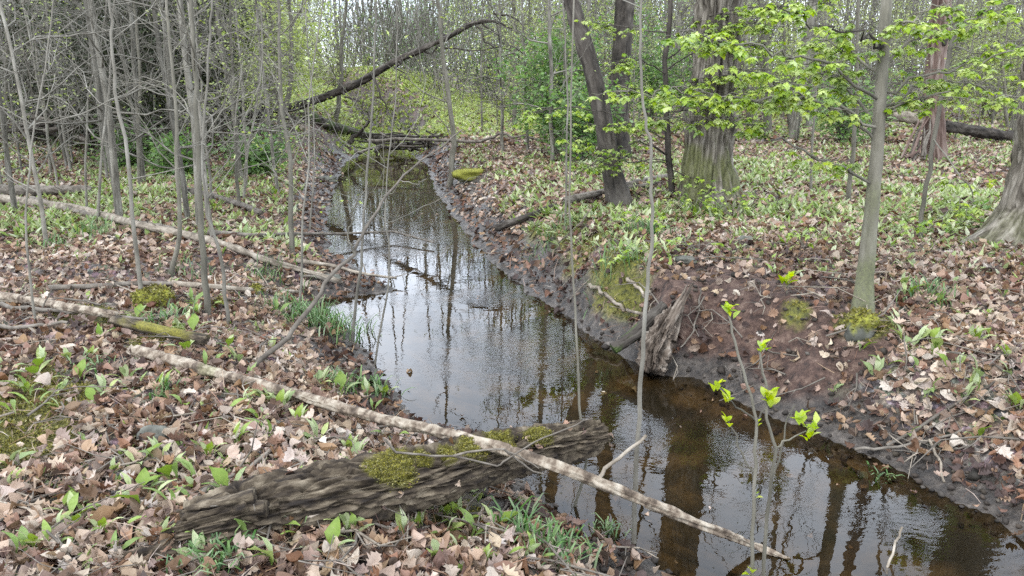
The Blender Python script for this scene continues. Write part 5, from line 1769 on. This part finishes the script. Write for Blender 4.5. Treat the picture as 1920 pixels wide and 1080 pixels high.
BUSH = [(745, 200, 50, 4.2, 5.2, 3000, 'leaf_bush', 'green leafy bush under the arching dark trunk'), (800, 200, 46, 3.4, 4.6, 2600, 'leaf_bush', 'second green bush beside the head of the stream'),
        (905, 210, 40, 2.6, 4.4, 2000, 'leaf_bush', 'thin pale green bush between the head of the stream and the leafy bank'),
        (1045, 262, 17, 1.2, 2.9, 3600, 'leaf_bush', 'tall vivid green bush before the leaning crooked tree'), (1090, 280, 15, .9, 1.7, 1800, 'leaf_bush', 'lower vivid bush at the foot of the tall vivid bush'),
        (1215, 262, 24, 1.6, 3.6, 1800, 'leaf_bush', 'green bush showing behind the thin dark stemmed maple'), (450, 245, 19, 1.8, 3.6, 2300, 'leaf_spring', 'yellow green bush behind the thickest bare saplings'),
        (600, 205, 46, 3.5, 6.5, 2600, 'leaf_spring', 'yellow green small tree hanging over the arching dark trunk'), (500, 215, 22, 2.0, 4.0, 2400, 'leaf_spring', 'spring green bush left of the bright clearing'),
        (1580, 240, 20, 1.4, 1.4, 1400, 'leaf_bush', 'low green bush beyond the smooth grey maple'), (1480, 215, 32, 2.4, 3.6, 1500, 'leaf_spring', 'pale spring bush in the gap beyond the big trunk'),
        (1860, 215, 30, 2.6, 4.5, 2000, 'leaf_spring', 'spring green bush behind the long dark fallen log'), (330, 260, 14, .7, .7, 900, 'leaf_bush', 'low dark green herb clump under the dark brush'),
        (480, 262, 14, .7, .7, 900, 'leaf_bush', 'low green herb clump in front of the arching trunk'), (230, 250, 15, .8, .7, 800, 'leaf_bush', 'low herb clump by the mossy far log')]
for k, (px, py, Y, w, h, n, mt, lab) in enumerate(BUSH):
    x = PY(px, py, Y)[0]
    bush(x, Y, w, h, int(n * 1.5), mt, lab, 1300 + k, s=(.08, .14) if Y < 22 else (.11, .18))
# dark evergreen brush behind the left saplings
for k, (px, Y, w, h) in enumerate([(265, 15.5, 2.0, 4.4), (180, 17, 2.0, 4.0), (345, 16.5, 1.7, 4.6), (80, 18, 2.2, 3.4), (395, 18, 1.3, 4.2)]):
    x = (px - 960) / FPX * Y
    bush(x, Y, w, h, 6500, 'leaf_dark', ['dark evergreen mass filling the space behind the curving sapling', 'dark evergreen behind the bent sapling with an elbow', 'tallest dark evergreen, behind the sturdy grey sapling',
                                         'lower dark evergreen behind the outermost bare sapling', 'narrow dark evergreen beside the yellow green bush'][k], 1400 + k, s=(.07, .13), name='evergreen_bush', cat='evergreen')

# the far-off wood, one mass
rg = np.random.default_rng(1500)


def thicket(name, n, y0, y1, H, L, rad, mat, seed, lean=.35, zlo=0.0, sides=3):
    rg = np.random.default_rng(seed)
    y = rg.uniform(y0, y1, n)
    x = rg.uniform(-.95, .95, n) * y
    ok = bil(SD, x, y) > 1.0
    x, y = x[ok], y[ok]
    n = len(x)
    z = bil(HG, x, y) + zlo + rg.random(n) ** 1.1 * (H if H < 1 else (.115 * y + .2) * np.where(np.abs(x / y + .16) < .07, .62, 1))
    d = rg.normal(0, lean, (n, 3)) + np.array([0, 0, 1.0])
    d /= np.linalg.norm(d, axis=1, keepdims=True)
    LL = L * rg.uniform(.5, 1.4, n)[:, None]
    P0 = np.stack([x, y, z], 1)
    k1 = rg.normal(0, .08 * L, (n, 3))
    PP_ = np.stack([P0, P0 + d * LL * .5 + k1, P0 + d * LL + k1 * .5], 1)
    rr_ = rad * rg.uniform(.4, 1.6, n)
    RR = np.stack([rr_, rr_ * .7, rr_ * .3], 1)
    tb = TB()
    for a, b in zip(PP_, RR):
        tb.add(a, b, sides)
    return tb.mesh(name, M[mat], moss=lambda V: 0 * V[:, 0])


far_w = tag(link('distant_woods', thicket('distant_woods', 15000, 34, 85, 6.5, 3.0, .020, 'bark_grey', 1), None), 'tangle of bare grey stems filling the far end of the woods', 'woods', kind='stuff')
link('pale_twigs', thicket('pale_twigs', 15000, 28, 75, 8, 2.6, .014, 'bark_pale', 2, lean=.6), far_w)['kind'] = 'stuff'
link('trunks', thicket('trunks', 170, 45, 100, .1, 16, .12, 'bark_grey', 3, lean=.04), far_w)['kind'] = 'stuff'
n = 260000
y = rg.uniform(20, 90, n)
x = rg.uniform(-.95, .95, n) * y
z = bil(HG, x, y) + rg.random(n) * (.125 * y + .6)
cl_ = fbm(x * .35, y * .2, z * .45, 3)
ok = (cl_ + rg.normal(0, .03, n) > .495 + .145 * (x / y < -.37)) & ((z < .06 * y + 1) | (np.abs(x / y + .16) > .07)) & (bil(SD, x, y) > 1) & (rg.random(n) < np.clip(y / 60, .3, 1))
x, y, z = x[ok], y[ok], z[ok]
n = len(x)
V, F, A = inst(LEAF4, np.stack([x, y, z], 1), rotm(rg.normal(0, .6, (n, 3)) + np.array([0, 0, .8]), rg.random(n) * 6.28), np.clip(.0036 * y, .09, .26) * rg.uniform(.7, 1.3, n), rg.beta(2, 2, n))
f = link('spring_leaves', mesh_from('spring_leaves', V, [F], M['leaf_spring'], {'v': A}), far_w)
f['kind'] = 'stuff'
print('objects', len(bpy.data.objects), 'tris', sum(len(m.loops) - 2 * len(m.polygons) for m in bpy.data.meshes))
